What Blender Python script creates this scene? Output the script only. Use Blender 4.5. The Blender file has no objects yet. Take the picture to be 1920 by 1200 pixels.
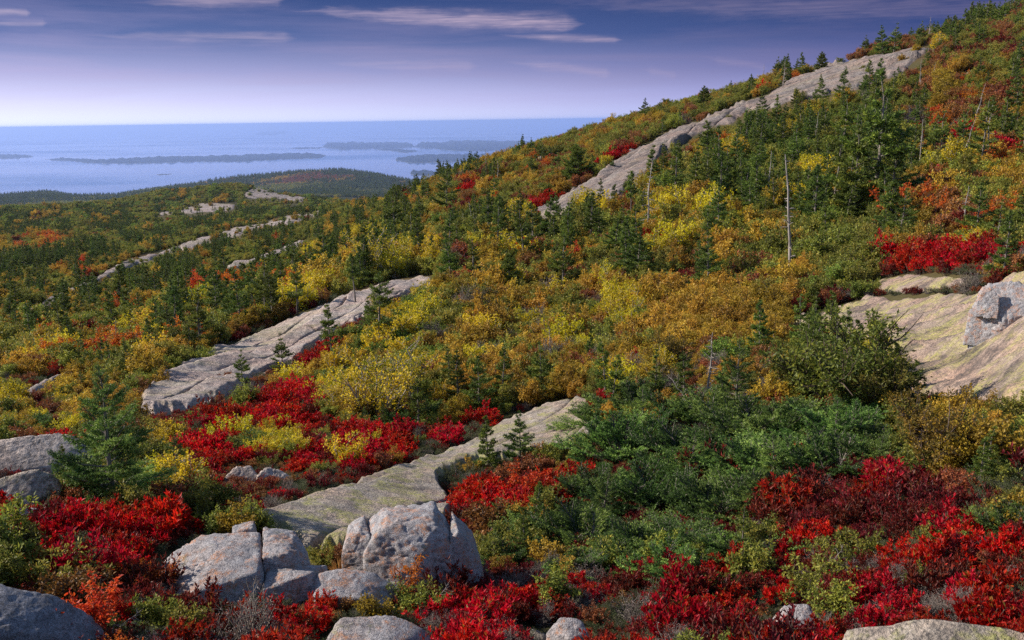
import bpy, bmesh, math, random
import numpy as np
from mathutils import Vector, Matrix

# ------------------------------------------------------------------ scene, camera, light
sc = bpy.context.scene
COL = sc.collection
R = math.radians
RND = random.Random(11)
G = np.random.default_rng(11)
FPX = 1844.0                        # focal length in pixels of the 1920 x 1200 photograph
PITCH, ROLL = R(11.50), R(0.86)
Fv = np.array([0, math.cos(PITCH), -math.sin(PITCH)])
U0 = np.array([0, math.sin(PITCH), math.cos(PITCH)])
R0 = np.array([1.0, 0, 0])
Rv = R0 * math.cos(ROLL) - U0 * math.sin(ROLL)
Uv = U0 * math.cos(ROLL) + R0 * math.sin(ROLL)
cd = bpy.data.cameras.new('camera')
cam = bpy.data.objects.new('camera', cd)
COL.objects.link(cam)
cd.sensor_width = 36.0
cd.lens = 36.0 * FPX / 1920.0
cd.clip_start, cd.clip_end = 0.1, 400000.0
m = Matrix(((Rv[0], Uv[0], -Fv[0], 0), (Rv[1], Uv[1], -Fv[1], 0), (Rv[2], Uv[2], -Fv[2], 0), (0, 0, 0, 1)))
cam.matrix_world = m
sc.camera = cam

SUN_AZ, SUN_EL = R(-83), R(32)      # azimuth from the view direction, left is negative
sv = Vector((math.sin(SUN_AZ) * math.cos(SUN_EL), math.cos(SUN_AZ) * math.cos(SUN_EL), math.sin(SUN_EL)))
sl = bpy.data.lights.new('sun', 'SUN')
sl.energy, sl.angle, sl.color = 5.0, R(0.5), (1.0, 0.90, 0.76)
so = bpy.data.objects.new('sun', sl)
COL.objects.link(so)
so.rotation_euler = (-sv).to_track_quat('-Z', 'Y').to_euler()

sc.view_settings.view_transform = 'Standard'
sc.view_settings.look = 'None'
sc.view_settings.exposure = 0.56
sc.view_settings.gamma = 1.0
sc.cycles.max_bounces = 6
sc.cycles.diffuse_bounces = 3
sc.cycles.glossy_bounces = 2
sc.cycles.transmission_bounces = 3
sc.cycles.volume_bounces = 1
sc.cycles.use_denoising = False
sc.cycles.sample_clamp_indirect = 4.0
sc.cycles.use_adaptive_sampling = False


def pix_dir(px, py):
    px, py = np.asarray(px, float), np.asarray(py, float)
    d = Fv * FPX + (px - 960)[..., None] * Rv - (py - 600)[..., None] * Uv
    return d / np.linalg.norm(d, axis=-1, keepdims=True)


def proj(P):
    P = np.asarray(P, float)
    w = np.maximum(P @ Fv, 1e-6)
    return 960 + FPX * (P @ Rv) / w, 600 - FPX * (P @ Uv) / w


def azel(px, py):
    d = pix_dir(px, py)
    return np.arctan2(d[..., 0], d[..., 1]), d[..., 2] / np.hypot(d[..., 0], d[..., 1])


# ------------------------------------------------------------------ node helpers
class NT:
    def __init__(s, tree):
        s.t = tree
        s.n = tree.nodes
        s.l = tree.links

    def new(s, typ, **kw):
        n = s.n.new(typ)
        for k, v in kw.items():
            setattr(n, k, v)
        return n

    def put(s, sock, v):
        if isinstance(v, bpy.types.NodeSocket):
            s.l.new(v, sock)
        elif v is not None:
            sock.default_value = v

    def math(s, op, a, b=None, clamp=False, c=None):
        n = s.new('ShaderNodeMath', operation=op, use_clamp=clamp)
        s.put(n.inputs[0], a)
        s.put(n.inputs[1], b)
        s.put(n.inputs[2], c)
        return n.outputs[0]

    def mix(s, f, a, b, mode='MIX'):
        n = s.new('ShaderNodeMix', data_type='RGBA', blend_type=mode)
        s.put(n.inputs[0], f)
        s.put(n.inputs[6], tuple(a) + (1,) if isinstance(a, (tuple, list)) and len(a) == 3 else a)
        s.put(n.inputs[7], tuple(b) + (1,) if isinstance(b, (tuple, list)) and len(b) == 3 else b)
        return n.outputs[2]

    def ramp(s, f, stops, interp='LINEAR'):
        n = s.new('ShaderNodeValToRGB')
        e = n.color_ramp
        e.interpolation = interp
        while len(e.elements) < len(stops):
            e.elements.new(0.5)
        for i, (p, c) in enumerate(stops):
            e.elements[i].position = p
            e.elements[i].color = (tuple(c) + (1,)) if hasattr(c, '__len__') else (c, c, c, 1)
        s.put(n.inputs[0], f)
        return n.outputs[0]

    def noise(s, vec, scale, detail=4, rough=0.55, dist=0.0):
        n = s.new('ShaderNodeTexNoise')
        s.put(n.inputs['Vector'], vec)
        n.inputs['Scale'].default_value = scale
        n.inputs['Detail'].default_value = detail
        n.inputs['Roughness'].default_value = rough
        n.inputs['Distortion'].default_value = dist
        return n.outputs[0]

    def mapping(s, vec, scale=(1, 1, 1), rot=(0, 0, 0), loc=(0, 0, 0)):
        n = s.new('ShaderNodeMapping')
        s.put(n.inputs[0], vec)
        n.inputs[1].default_value = loc
        n.inputs[2].default_value = rot
        n.inputs[3].default_value = scale
        return n.outputs[0]


def new_mat(name):
    mt = bpy.data.materials.new(name)
    mt.use_nodes = True
    t = NT(mt.node_tree)
    t.n.clear()
    out = t.new('ShaderNodeOutputMaterial')
    return mt, t, out


# ------------------------------------------------------------------ world: sky and thin cirrus
wd = bpy.data.worlds.new('World')
sc.world = wd
wd.use_nodes = True
w = NT(wd.node_tree)
w.n.clear()
wo = w.new('ShaderNodeOutputWorld')
bg = w.new('ShaderNodeBackground')
bg.inputs[1].default_value = 0.1
w.l.new(bg.outputs[0], wo.inputs[0])
sky = w.new('ShaderNodeTexSky', sky_type='NISHITA', sun_disc=False)
sky.sun_elevation = SUN_EL
sky.sun_rotation = SUN_AZ % (2 * math.pi)
sky.altitude = 400
sky.air_density, sky.dust_density, sky.ozone_density = 1.0, 0.6, 2.0
tc = w.new('ShaderNodeTexCoord').outputs['Generated']
sx = w.new('ShaderNodeSeparateXYZ')
w.l.new(tc, sx.inputs[0])
X, Y, Z = sx.outputs
AZ = w.math('ARCTAN2', X, Y)
EL = w.math('ARCSINE', Z)
# real colours of the low sky (lavender towards the horizon, deep blue above), as radiance divided by the strength
K = 10.0
def kc(c):
    return tuple(K * v for v in c)
eln = w.math('MULTIPLY_ADD', EL, 1 / 0.30, c=0.0, clamp=True)          # 0..0.30 rad
left = w.ramp(eln, [(0.0, (0.70, 0.74, 0.88)), (0.07, (0.56, 0.565, 0.79)), (0.16, (0.315, 0.325, 0.54)), (0.27, (0.088, 0.130, 0.30)),
                    (0.40, (0.032, 0.062, 0.185)), (0.75, (0.04, 0.07, 0.20)), (1.0, (0.06, 0.10, 0.24))])
right = w.ramp(eln, [(0.0, (0.22, 0.235, 0.54)), (0.07, (0.16, 0.165, 0.40)), (0.15, (0.068, 0.080, 0.235)), (0.25, (0.020, 0.040, 0.145)),
                     (0.40, (0.009, 0.025, 0.098)), (0.75, (0.02, 0.035, 0.11)), (1.0, (0.04, 0.06, 0.18))])
azf = w.math('MULTIPLY_ADD', AZ, 1 / 0.95, c=0.50, clamp=True)
azf = w.ramp(azf, [(0.0, 0.0), (0.35, 0.35), (1.0, 1.0)])
low = w.mix(azf, left, right)
cv = w.new('ShaderNodeCombineXYZ')
w.l.new(AZ, cv.inputs[0])
w.l.new(EL, cv.inputs[1])
cvec = cv.outputs[0]
# soft pinkish bands
ban = w.noise(w.mapping(cvec, (2.2, 26, 1), (0, 0, R(-2.0)), (3.1, 0, 0)), 1.6, 6, 0.6, 0.3)
ban = w.ramp(ban, [(0.42, 0.0), (0.75, 1.0)])
bfade = w.ramp(eln, [(0.03, 0.0), (0.14, 0.42), (0.25, 0.34), (0.36, 0.22), (1.0, 0.3)])
low = w.mix(w.math('MULTIPLY', ban, bfade), low, w.mix(azf, (0.42, 0.34, 0.52), (0.085, 0.078, 0.18)))
fib = w.noise(w.mapping(cvec, (5, 120, 1), (0, 0, R(-2.5))), 3.0, 5, 0.65, 0.5)
edge = w.noise(w.mapping(cvec, (9, 40, 1)), 3.0, 4, 0.6)
cloud = None
for (xa, ya, xb, yb, th, st, sk) in [(530, 17, 1100, 46, 13, 1.0, .62), (640, 34, 930, 50, 4, .5, .6), (925, 65, 1170, 75, 5, .75, .4), (150, 66, 560, 70, 8, .42, .5),
                                 (240, 6, 540, -2, 9, .6, .5), (-90, 20, 60, 23, 5, .5, .5), (-60, 45, 90, 43, 5, .4, .5), (940, 114, 1150, 138, 7, .40, .35),
                                 (1200, 128, 1270, 142, 6, .25, .3), (1310, 105, 1440, 128, 6, .22, .3), (1000, 4, 2000, 12, 20, .33, .5), (600, 118, 900, 124, 8, .3, .5)]:
    (a0, a1), (e0, e1) = azel([xa, xb], [ya, yb])
    e0, e1 = math.atan(e0), math.atan(e1)
    s_ = (e1 - e0) / (a1 - a0)
    tt = w.math('MULTIPLY_ADD', AZ, 1 / (a1 - a0), c=-a0 / (a1 - a0))                   # 0..1 along the streak
    line = w.math('MULTIPLY_ADD', AZ, s_, c=e0 - s_ * a0)
    dd = w.math('SUBTRACT', EL, line)
    dd = w.math('ADD', dd, w.math('MULTIPLY_ADD', edge, 2.2 * th / FPX, c=-1.1 * th / FPX))
    along = w.ramp(w.math('MULTIPLY_ADD', tt, 1.0, c=0.0, clamp=True), [(0, 0), (0.22, .55), (sk, 1.0), (0.93, .9), (1.0, 0)])
    wid = w.math('MULTIPLY_ADD', along, th / FPX, c=1e-5)
    q = w.math('DIVIDE', dd, wid)
    g = w.math('POWER', 2.718, w.math('MULTIPLY', w.math('MULTIPLY', q, q), -1.0))
    g = w.math('MULTIPLY', w.math('MULTIPLY', g, along), st)
    cloud = g if cloud is None else w.math('MAXIMUM', cloud, g)
cf = w.math('MULTIPLY', cloud, w.ramp(fib, [(0.28, 0.25), (0.62, 1.0)]), clamp=True)
ccol = w.mix(azf, (0.62, 0.48, 0.56), (0.34, 0.25, 0.34))
low = w.mix(w.math('MULTIPLY', cf, 0.62), low, ccol)
low = w.mix(1.0, low, (K, K, K), 'MULTIPLY')
high = w.ramp(w.math('MULTIPLY_ADD', EL, 1 / 0.6, c=0.0, clamp=True), [(0.45, 0.0), (0.85, 1.0)])
# off to the sides and behind, the plain sky takes over
side = w.ramp(w.math('ABSOLUTE', AZ), [(0.75, 0.0), (1.0, 1.0)])
mixf = w.math('MAXIMUM', high, side)
w.l.new(w.mix(mixf, low, sky.outputs[0]), bg.inputs[0])
# ------------------------------------------------------------------ noise
_perm = np.random.default_rng(3).permutation(256)
_perm = np.concatenate([_perm, _perm, _perm])
_g2 = np.stack([np.cos(np.arange(256) * 2.39996), np.sin(np.arange(256) * 2.39996)], 1)
_g3 = np.random.default_rng(5).normal(size=(256, 3))
_g3 /= np.linalg.norm(_g3, axis=1, keepdims=True)


def _fade(t):
    return t * t * t * (t * (t * 6 - 15) + 10)


def perlin2(x, y, seed=0):
    x = np.asarray(x, float) + seed * 17.31
    y = np.asarray(y, float) - seed * 9.77
    xi, yi = np.floor(x).astype(int), np.floor(y).astype(int)
    xf, yf = x - xi, y - yi
    xi &= 255
    yi &= 255
    u, v = _fade(xf), _fade(yf)

    def g(a, b, dx, dy):
        h = _g2[_perm[_perm[(xi + a) & 255] + ((yi + b) & 255)]]
        return h[..., 0] * dx + h[..., 1] * dy
    a = g(0, 0, xf, yf) * (1 - u) + g(1, 0, xf - 1, yf) * u
    b = g(0, 1, xf, yf - 1) * (1 - u) + g(1, 1, xf - 1, yf - 1) * u
    return (a * (1 - v) + b * v) * 1.5


def perlin3(p, seed=0):
    p = np.asarray(p, float) + seed * 13.7
    pi = np.floor(p).astype(int)
    f = p - pi
    pi &= 255
    u = _fade(f)
    out = 0
    for a in (0, 1):
        for b in (0, 1):
            for c in (0, 1):
                h = _g3[_perm[_perm[_perm[(pi[..., 0] + a) & 255] + ((pi[..., 1] + b) & 255)] + ((pi[..., 2] + c) & 255)]]
                d = f - np.array([a, b, c])
                wt = (u[..., 0] if a else 1 - u[..., 0]) * (u[..., 1] if b else 1 - u[..., 1]) * (u[..., 2] if c else 1 - u[..., 2])
                out = out + wt * (h * d).sum(-1)
    return out * 1.4


def fbm2(x, y, o=4, seed=0, gain=0.5):
    s, a = 0, 1.0
    for k in range(o):
        s = s + a * perlin2(x * 2 ** k, y * 2 ** k, seed + k)
        a *= gain
    return s


def fbm3(p, o=4, seed=0, gain=0.5):
    s, a = 0, 1.0
    for k in range(o):
        s = s + a * perlin3(p * 2 ** k, seed + k)
        a *= gain
    return s


def sstep(a, b, x):
    t = np.clip((x - a) / (b - a), 0, 1)
    return t * t * (3 - 2 * t)


def in_poly(poly, x, y):
    poly = np.asarray(poly, float)
    x, y = np.asarray(x, float), np.asarray(y, float)
    ins = np.zeros(x.shape, bool)
    n = len(poly)
    for i in range(n):
        x0, y0 = poly[i]
        x1, y1 = poly[(i + 1) % n]
        if y0 == y1:
            continue
        c = ((y0 > y) != (y1 > y)) & (x < (x1 - x0) * (y - y0) / (y1 - y0) + x0)
        ins ^= c
    return ins


def poly_sd(poly, x, y):
    """signed distance, positive inside"""
    poly = np.asarray(poly, float)
    d = np.full(np.shape(x), 1e9)
    n = len(poly)
    for i in range(n):
        ax, ay = poly[i]
        bx, by = poly[(i + 1) % n]
        ex, ey = bx - ax, by - ay
        t = np.clip(((x - ax) * ex + (y - ay) * ey) / (ex * ex + ey * ey + 1e-9), 0, 1)
        d = np.minimum(d, np.hypot(x - ax - t * ex, y - ay - t * ey))
    return np.where(in_poly(poly, x, y), d, -d)


# ------------------------------------------------------------------ terrain: heights known along sight columns, joined by a thin plate spline
COLS = {
    -500: [(1210, 4.2), (1110, 5), (1010, 6.2), (910, 8), (840, 11), (770, 16), (710, 25), (650, 45), (570, 90), (510, 160), (465, 300), (435, 450), (412, 750), (440, 1100)],
    0: [(1200, 4.2), (1100, 5), (1000, 6.2), (900, 8), (830, 11), (760, 16), (700, 25), (640, 45), (560, 90), (500, 160), (450, 300), (422, 450), (394, 750), (425, 1100)],
    300: [(1200, 4.2), (1100, 5), (1000, 6.2), (900, 8.5), (800, 13), (750, 16), (700, 19), (655, 26), (600, 40), (560, 70), (510, 130), (462, 220), (420, 420), (385, 650), (365, 780), (400, 1100)],
    450: [(1200, 4.2), (1100, 5), (1000, 6.3), (900, 8.7), (800, 13), (740, 16.5), (690, 20), (645, 25), (600, 34), (540, 70), (490, 130), (437, 250), (408, 420), (385, 600), (352, 750), (390, 1050)],
    600: [(1200, 4.2), (1100, 5.1), (1000, 6.4), (900, 8.8), (800, 13), (700, 19), (640, 23), (590, 27), (565, 33), (525, 50), (490, 80), (455, 130), (422, 220), (402, 330), (398, 500), (377, 740), (410, 1050)],
    700: [(1200, 4.25), (1100, 5.1), (1000, 6.5), (900, 8.9), (800, 12.5), (700, 18), (620, 23), (560, 29), (520, 40), (480, 60), (430, 100), (395, 170), (386, 300), (388, 500), (395, 740)],
    800: [(1200, 4.3), (1100, 5.2), (1000, 6.6), (900, 9), (800, 12.5), (700, 17), (600, 24), (540, 32), (500, 40), (450, 58), (400, 85), (372, 105), (356, 122), (380, 220), (410, 600)],
    1000: [(1200, 4.4), (1100, 5.3), (1000, 6.6), (900, 8.6), (800, 11.5), (750, 13.5), (700, 17), (600, 25), (500, 37), (400, 62), (350, 80), (310, 100), (288, 110), (310, 180), (380, 500)],
    1200: [(1200, 4.4), (1100, 5.3), (1000, 6.6), (900, 8.2), (800, 10), (700, 14), (600, 22), (550, 27), (500, 32), (400, 48), (300, 75), (255, 95), (228, 112), (250, 180), (340, 500)],
    1400: [(1200, 4.4), (1100, 5.2), (1000, 6.2), (900, 7.5), (800, 9), (700, 12), (600, 20), (550, 26), (500, 31), (400, 43), (300, 60), (210, 90), (176, 115), (195, 190), (300, 500)],
    1600: [(1200, 4.2), (1100, 5), (1000, 6), (900, 7.2), (800, 8.5), (700, 12), (620, 17), (560, 22), (500, 28), (400, 40), (300, 54), (200, 75), (116, 120), (135, 200), (250, 500)],
    1800: [(1200, 3.9), (1100, 4.7), (1000, 5.6), (900, 6.8), (800, 8.5), (760, 9.8), (700, 11.5), (600, 15), (560, 17.5), (500, 22), (400, 34), (300, 48), (200, 66), (110, 95), (62, 125), (80, 210), (220, 500)],
    1920: [(1200, 3.8), (1100, 4.6), (1000, 5.5), (900, 6.7), (800, 8.0), (740, 9), (650, 11.2), (570, 14), (500, 19), (400, 32), (300, 46), (200, 64), (100, 88), (22, 135), (50, 230), (200, 500)],
    2500: [(1180, 3.6), (1080, 4.4), (980, 5.3), (880, 6.4), (780, 7.8), (720, 8.8), (630, 11), (540, 14), (470, 19), (360, 31), (250, 44), (130, 62), (0, 88), (-110, 150), (-60, 240), (120, 500)],
}
ctl = []
for px, lst in COLS.items():
    dn = 25 if px > 1850 else 0
    for py, r in [(1490 - dn, 2.6), (1325 - dn, 3.2)] + lst:
        a, t = azel(px, py)
        ctl.append((float(a), math.log(r), float(t)))
ctl = np.array(ctl)


def tps_fit(p, z, lam):
    n = len(p)
    d2 = ((p[:, None] - p[None]) ** 2).sum(-1)
    Km = 0.5 * d2 * np.log(d2 + 1e-12)
    A = np.zeros((n + 3, n + 3))
    A[:n, :n] = Km + lam * np.eye(n)
    A[:n, n] = 1
    A[:n, n + 1:] = p
    A[n:, :n] = A[:n, n:].T
    return np.linalg.solve(A, np.concatenate([z, np.zeros(3)]))


def tps_eval(sol, p, q):
    n = len(p)
    out = np.empty(len(q))
    for i in range(0, len(q), 20000):
        b = q[i:i + 20000]
        d2 = ((b[:, None] - p[None]) ** 2).sum(-1)
        out[i:i + 20000] = (0.5 * d2 * np.log(d2 + 1e-12)) @ sol[:n] + sol[n] + b @ sol[n + 1:]
    return out


UZ = 5.0
cp = np.stack([ctl[:, 0] * UZ, ctl[:, 1]], 1)
sol = tps_fit(cp, ctl[:, 2], 0.002)
NA, NL = 301, 261
A0, A1 = -1.25, 1.25
L0, L1 = math.log(2.6), math.log(1100.0)
ga, gl = np.linspace(A0, A1, NA), np.linspace(L0, L1, NL)
q = np.stack(np.meshgrid(np.clip(ga, -0.72, 0.72) * UZ, gl, indexing='ij'), -1).reshape(-1, 2)
TG = tps_eval(sol, cp, q).reshape(NA, NL)


def t_lookup(az, lr):
    u = np.clip((az - A0) / (A1 - A0) * (NA - 1), 0, NA - 1.001)
    v = np.clip((lr - L0) / (L1 - L0) * (NL - 1), 0, NL - 1.001)
    i, j = u.astype(int), v.astype(int)
    fu, fv = u - i, v - j
    return (TG[i, j] * (1 - fu) + TG[i + 1, j] * fu) * (1 - fv) + (TG[i, j + 1] * (1 - fu) + TG[i + 1, j + 1] * fu) * fv


def tz(x, y, rough=1.0):
    """ground height at a plan position"""
    x, y = np.asarray(x, float), np.asarray(y, float)
    r = np.hypot(x, y) + 1e-6
    az = np.arctan2(x, y)
    lr = np.log(r)
    z = t_lookup(az, np.maximum(lr, L0)) * np.maximum(r, 2.6)
    z = np.where(r < 2.6, -1.95 + (z + 1.95) * sstep(0, 2.6, r), z)
    for k, lam in enumerate([0.35, 0.8, 1.9, 4.5, 11, 26, 60]):
        wt = sstep(0.02, 0.05, lam / r) * (1 - sstep(0.12, 0.30, lam / r))
        z = z + rough * 0.035 * lam * wt * perlin2(x / lam, y / lam, 20 + k)
    return z


_ls = np.linspace(L0, L1, 900)


def ground(px, py):
    """plan position (n,3) of the ground seen at a pixel"""
    a, t = azel(np.atleast_1d(px), np.atleast_1d(py))
    out = np.zeros((len(a), 3))
    for i in range(len(a)):
        tt = t_lookup(np.full(_ls.shape, a[i]), _ls)
        h = np.nonzero(tt >= t[i])[0]
        if len(h):
            j = h[0]
            lr = _ls[j] if j == 0 else _ls[j - 1] + (t[i] - tt[j - 1]) / (tt[j] - tt[j - 1] + 1e-12) * (_ls[j] - _ls[j - 1])
        else:
            lr = _ls[int(np.argmax(tt))]
        r = math.exp(lr)
        x, y = r * math.sin(a[i]), r * math.cos(a[i])
        out[i] = (x, y, 0)
    out[:, 2] = tz(out[:, 0], out[:, 1])
    return out


# ------------------------------------------------------------------ mesh helpers
def mesh(name, V, F, mats, mi=None, lv=None, smooth=False):
    """F: (n,3) or (n,4) int array"""
    V = np.ascontiguousarray(V, np.float32)
    F = np.ascontiguousarray(F, np.int32)
    k = F.shape[1]
    me = bpy.data.meshes.new(name)
    me.vertices.add(len(V))
    me.vertices.foreach_set('co', V.ravel())
    me.loops.add(F.size)
    me.loops.foreach_set('vertex_index', F.ravel())
    me.polygons.add(len(F))
    me.polygons.foreach_set('loop_start', np.arange(0, F.size, k, dtype=np.int32))
    me.polygons.foreach_set('loop_total', np.full(len(F), k, np.int32))
    for mt in mats:
        me.materials.append(mt)
    if mi is not None:
        me.polygons.foreach_set('material_index', np.ascontiguousarray(mi, np.int32))
    me.polygons.foreach_set('use_smooth', np.full(len(F), smooth, bool))
    if lv is not None:
        at = me.attributes.new('lv', 'FLOAT', 'POINT')
        at.data.foreach_set('value', np.ascontiguousarray(lv, np.float32))
    me.update(calc_edges=True)
    return me


def link(name, data, parent=None, loc=None, **props):
    o = bpy.data.objects.new(name, data)
    COL.objects.link(o)
    if parent:
        o.parent = parent
    if loc is not None:
        o.location = loc
    for k, v in props.items():
        o[k] = v
    return o


def grid_faces(n, mm, keep=None):
    i, j = np.meshgrid(np.arange(n - 1), np.arange(mm - 1), indexing='ij')
    a = (i * mm + j).ravel()
    F = np.stack([a, a + mm, a + mm + 1, a + 1], 1)
    if keep is not None:
        kk = keep.reshape(n, mm)
        ok = (kk[:-1, :-1] | kk[1:, :-1] | kk[1:, 1:] | kk[:-1, 1:]).ravel()
        F = F[ok]
    return F


def compact(V, F, *extra):
    used = np.unique(F)
    re = np.full(len(V), -1)
    re[used] = np.arange(len(used))
    return (V[used], re[F]) + tuple(e[used] for e in extra)


# ------------------------------------------------------------------ ground materials
def pos(t):
    return t.new('ShaderNodeNewGeometry').outputs['Position']


def ground_mat():
    mt, t, out = new_mat('heath_soil')
    p = pos(t)
    n1 = t.noise(p, 1.3, 6, 0.6)
    n2 = t.noise(p, 9.0, 5, 0.65)
    n3 = t.noise(p, 0.05, 5, 0.6)
    c = t.ramp(n1, [(0.3, (0.030, 0.026, 0.016)), (0.5, (0.055, 0.050, 0.024)), (0.7, (0.085, 0.060, 0.030))])
    c = t.mix(t.ramp(n2, [(0.45, 0), (0.65, 0.8)]), c, (0.10, 0.075, 0.045))
    far = t.ramp(n3, [(0.35, (0.045, 0.055, 0.024)), (0.5, (0.085, 0.075, 0.028)), (0.62, (0.12, 0.07, 0.03)), (0.75, (0.06, 0.065, 0.03))])
    c = t.mix(0.55, c, far)
    b = t.new('ShaderNodeBsdfPrincipled')
    t.l.new(c, b.inputs['Base Color'])
    b.inputs['Roughness'].default_value = 0.95
    b.inputs['Specular IOR Level'].default_value = 0.1
    bm = t.new('ShaderNodeBump')
    bm.inputs['Strength'].default_value = 0.8
    bm.inputs['Distance'].default_value = 0.05
    t.l.new(n2, bm.inputs['Height'])
    t.l.new(bm.outputs[0], b.inputs['Normal'])
    t.l.new(b.outputs[0], out.inputs[0])
    return mt


def rock_mat(name, base=((0.16, 0.15, 0.155), (0.34, 0.31, 0.30)), pink=(0.42, 0.27, 0.22), pink_amt=0.5, lichen=(0.36, 0.36, 0.13), lich=(0.5, 0.62),
             lich_amt=0.7, dark_amt=0.6, s=1.0, ang=0.0, bump=0.5, orange=0.0, streak=True, joints=False, dk=(0.54, 0.70)):
    mt, t, out = new_mat(name)
    p = t.mapping(pos(t), (s, s, s))
    pr = t.mapping(pos(t), (s, s, s), (0, 0, -ang))
    pst = t.mapping(pr, (0.22, 1.6, 1.6))
    big = t.noise(p, 1.7, 5, 0.6)
    med = t.noise(p, 8.0, 6, 0.65)
    fine = t.noise(p, 55.0, 4, 0.7)
    grain = t.noise(p, 160.0, 2, 0.6)
    strk = t.noise(pst, 2.2, 6, 0.62, 0.4)
    c = t.ramp(med, [(0.3, base[0]), (0.68, base[1])])
    c = t.mix(t.ramp(big, [(0.42, 0.0), (0.64, pink_amt)]), c, pink)
    c = t.mix(t.ramp(fine, [(0.38, 0.75), (0.52, 0.0)]), c, tuple(v * 0.30 for v in base[0]))
    c = t.mix(t.math('MULTIPLY', t.ramp(t.noise(p, 14.0, 6, 0.75, 0.4), [(0.50, 0.0), (0.60, 0.75)]), t.ramp(big, [(0.38, 0.15), (0.6, 1.0)])), c, (0.085, 0.08, 0.085))
    c = t.mix(t.ramp(fine, [(0.60, 0.0), (0.72, 0.5)]), c, tuple(min(1, v * 1.35) for v in base[1]))
    # crusty yellow-green lichen
    li = t.math('MULTIPLY', t.ramp(t.noise(pst if streak else p, 1.5 if streak else 3.0, 7, 0.66, 0.3), [(lich[0], 0.0), (lich[1], 1.0)]), t.ramp(t.noise(p, 24.0, 5, 0.7), [(0.40, 0.15), (0.56, 1.0)]))
    c = t.mix(t.math('MULTIPLY', li, lich_amt), c, t.mix(grain, tuple(v * 0.75 for v in lichen), tuple(v * 1.15 for v in lichen)))
    if orange:
        oc = t.math('MULTIPLY', t.ramp(t.noise(p, 4.5, 6, 0.7, 0.3), [(0.50, 0.0), (0.60, orange)]), t.ramp(t.noise(p, 30, 4, 0.7), [(0.42, 0.1), (0.58, 1.0)]))
        c = t.mix(oc, c, (0.50, 0.21, 0.085))
    # black crust lichen and water stains along the fall line
    c = t.mix(t.math('MULTIPLY', t.ramp(strk, [(dk[0], 0.0), (dk[1], dark_amt)]), t.ramp(t.noise(p, 18, 4, 0.7), [(0.35, 0.35), (0.6, 1.0)])), c, (0.075, 0.065, 0.065))
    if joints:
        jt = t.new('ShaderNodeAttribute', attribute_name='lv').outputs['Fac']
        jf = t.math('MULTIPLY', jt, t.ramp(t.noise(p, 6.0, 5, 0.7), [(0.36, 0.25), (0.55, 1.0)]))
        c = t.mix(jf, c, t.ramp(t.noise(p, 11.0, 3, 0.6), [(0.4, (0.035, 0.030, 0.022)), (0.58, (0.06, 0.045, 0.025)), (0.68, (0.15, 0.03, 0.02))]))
    b = t.new('ShaderNodeBsdfPrincipled')
    t.l.new(c, b.inputs['Base Color'])
    b.inputs['Roughness'].default_value = 0.85
    b.inputs['Specular IOR Level'].default_value = 0.25
    h = t.math('ADD', t.math('MULTIPLY', med, 0.6), t.math('ADD', t.math('MULTIPLY', fine, 0.28), t.math('MULTIPLY', strk, 0.7)))
    h = t.math('ADD', h, t.math('MULTIPLY', li, 0.12))
    bm = t.new('ShaderNodeBump')
    bm.inputs['Strength'].default_value = bump
    bm.inputs['Distance'].default_value = 0.09 / s
    t.l.new(h, bm.inputs['Height'])
    t.l.new(bm.outputs[0], b.inputs['Normal'])
    t.l.new(b.outputs[0], out.inputs[0])
    return mt


M_GROUND = ground_mat()

# the hillside itself: one polar sheet
na, nl = 520, 520
aa = np.linspace(-1.2, 1.2, na)
ll = np.linspace(math.log(0.5), math.log(1090.0), nl)
AAg, LLg = np.meshgrid(aa, ll, indexing='ij')
xx, yy = np.exp(LLg) * np.sin(AAg), np.exp(LLg) * np.cos(AAg)
zz = tz(xx, yy)
link('ground', mesh('ground', np.stack([xx, yy, zz], -1).reshape(-1, 3), grid_faces(na, nl), [M_GROUND], smooth=True), kind='structure')
# ------------------------------------------------------------------ sea, islands, far hills
SEA = -600.0


def sea_mat():
    mt, t, out = new_mat('sea_water')
    b = t.new('ShaderNodeBsdfPrincipled')
    b.inputs['Base Color'].default_value = (0.06, 0.15, 0.36, 1)
    b.inputs['Roughness'].default_value = 0.2
    b.inputs['IOR'].default_value = 1.33
    p = pos(t)
    n = t.noise(t.mapping(p, (0.004, 0.0015, 0.004)), 1.0, 6, 0.6)
    big = t.noise(t.mapping(p, (0.00017, 0.00032, 1)), 1.0, 5, 0.55, 0.6)
    t.l.new(t.ramp(big, [(0.36, 0.035), (0.52, 0.10), (0.68, 0.22)]), b.inputs['Roughness'])
    bm = t.new('ShaderNodeBump')
    bm.inputs['Strength'].default_value = 0.05
    bm.inputs['Distance'].default_value = 6.0
    t.l.new(n, bm.inputs['Height'])
    t.l.new(bm.outputs[0], b.inputs['Normal'])
    t.l.new(b.outputs[0], out.inputs[0])
    return mt


sr = np.array([0.0, 3000, 6000, 10000, 15000, 22000, 32000, 48000, 75000, 110000])
sa = np.linspace(0, 2 * math.pi, 181)
SV = [(0, 0, SEA)]
for r in sr[1:]:
    for a in sa[:-1]:
        SV.append((r * math.sin(a), r * math.cos(a), SEA))
SF = []
for k in range(len(sr) - 2):
    for i in range(180):
        a, b_ = 1 + k * 180 + i, 1 + k * 180 + (i + 1) % 180
        SF.append((a, a + 180, b_ + 180, b_))
sea_me = bpy.data.meshes.new('sea')
sea_me.from_pydata(SV, [], [(0, 1 + i, 1 + (i + 1) % 180) for i in range(180)] + SF)
sea_me.materials.append(sea_mat())
bmx = bmesh.new()
bmx.from_mesh(sea_me)
bmesh.ops.recalc_face_normals(bmx, faces=bmx.faces)
if bmx.faces[0].normal.z < 0:
    bmesh.ops.reverse_faces(bmx, faces=bmx.faces)
bmx.to_mesh(sea_me)
bmx.free()
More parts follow.
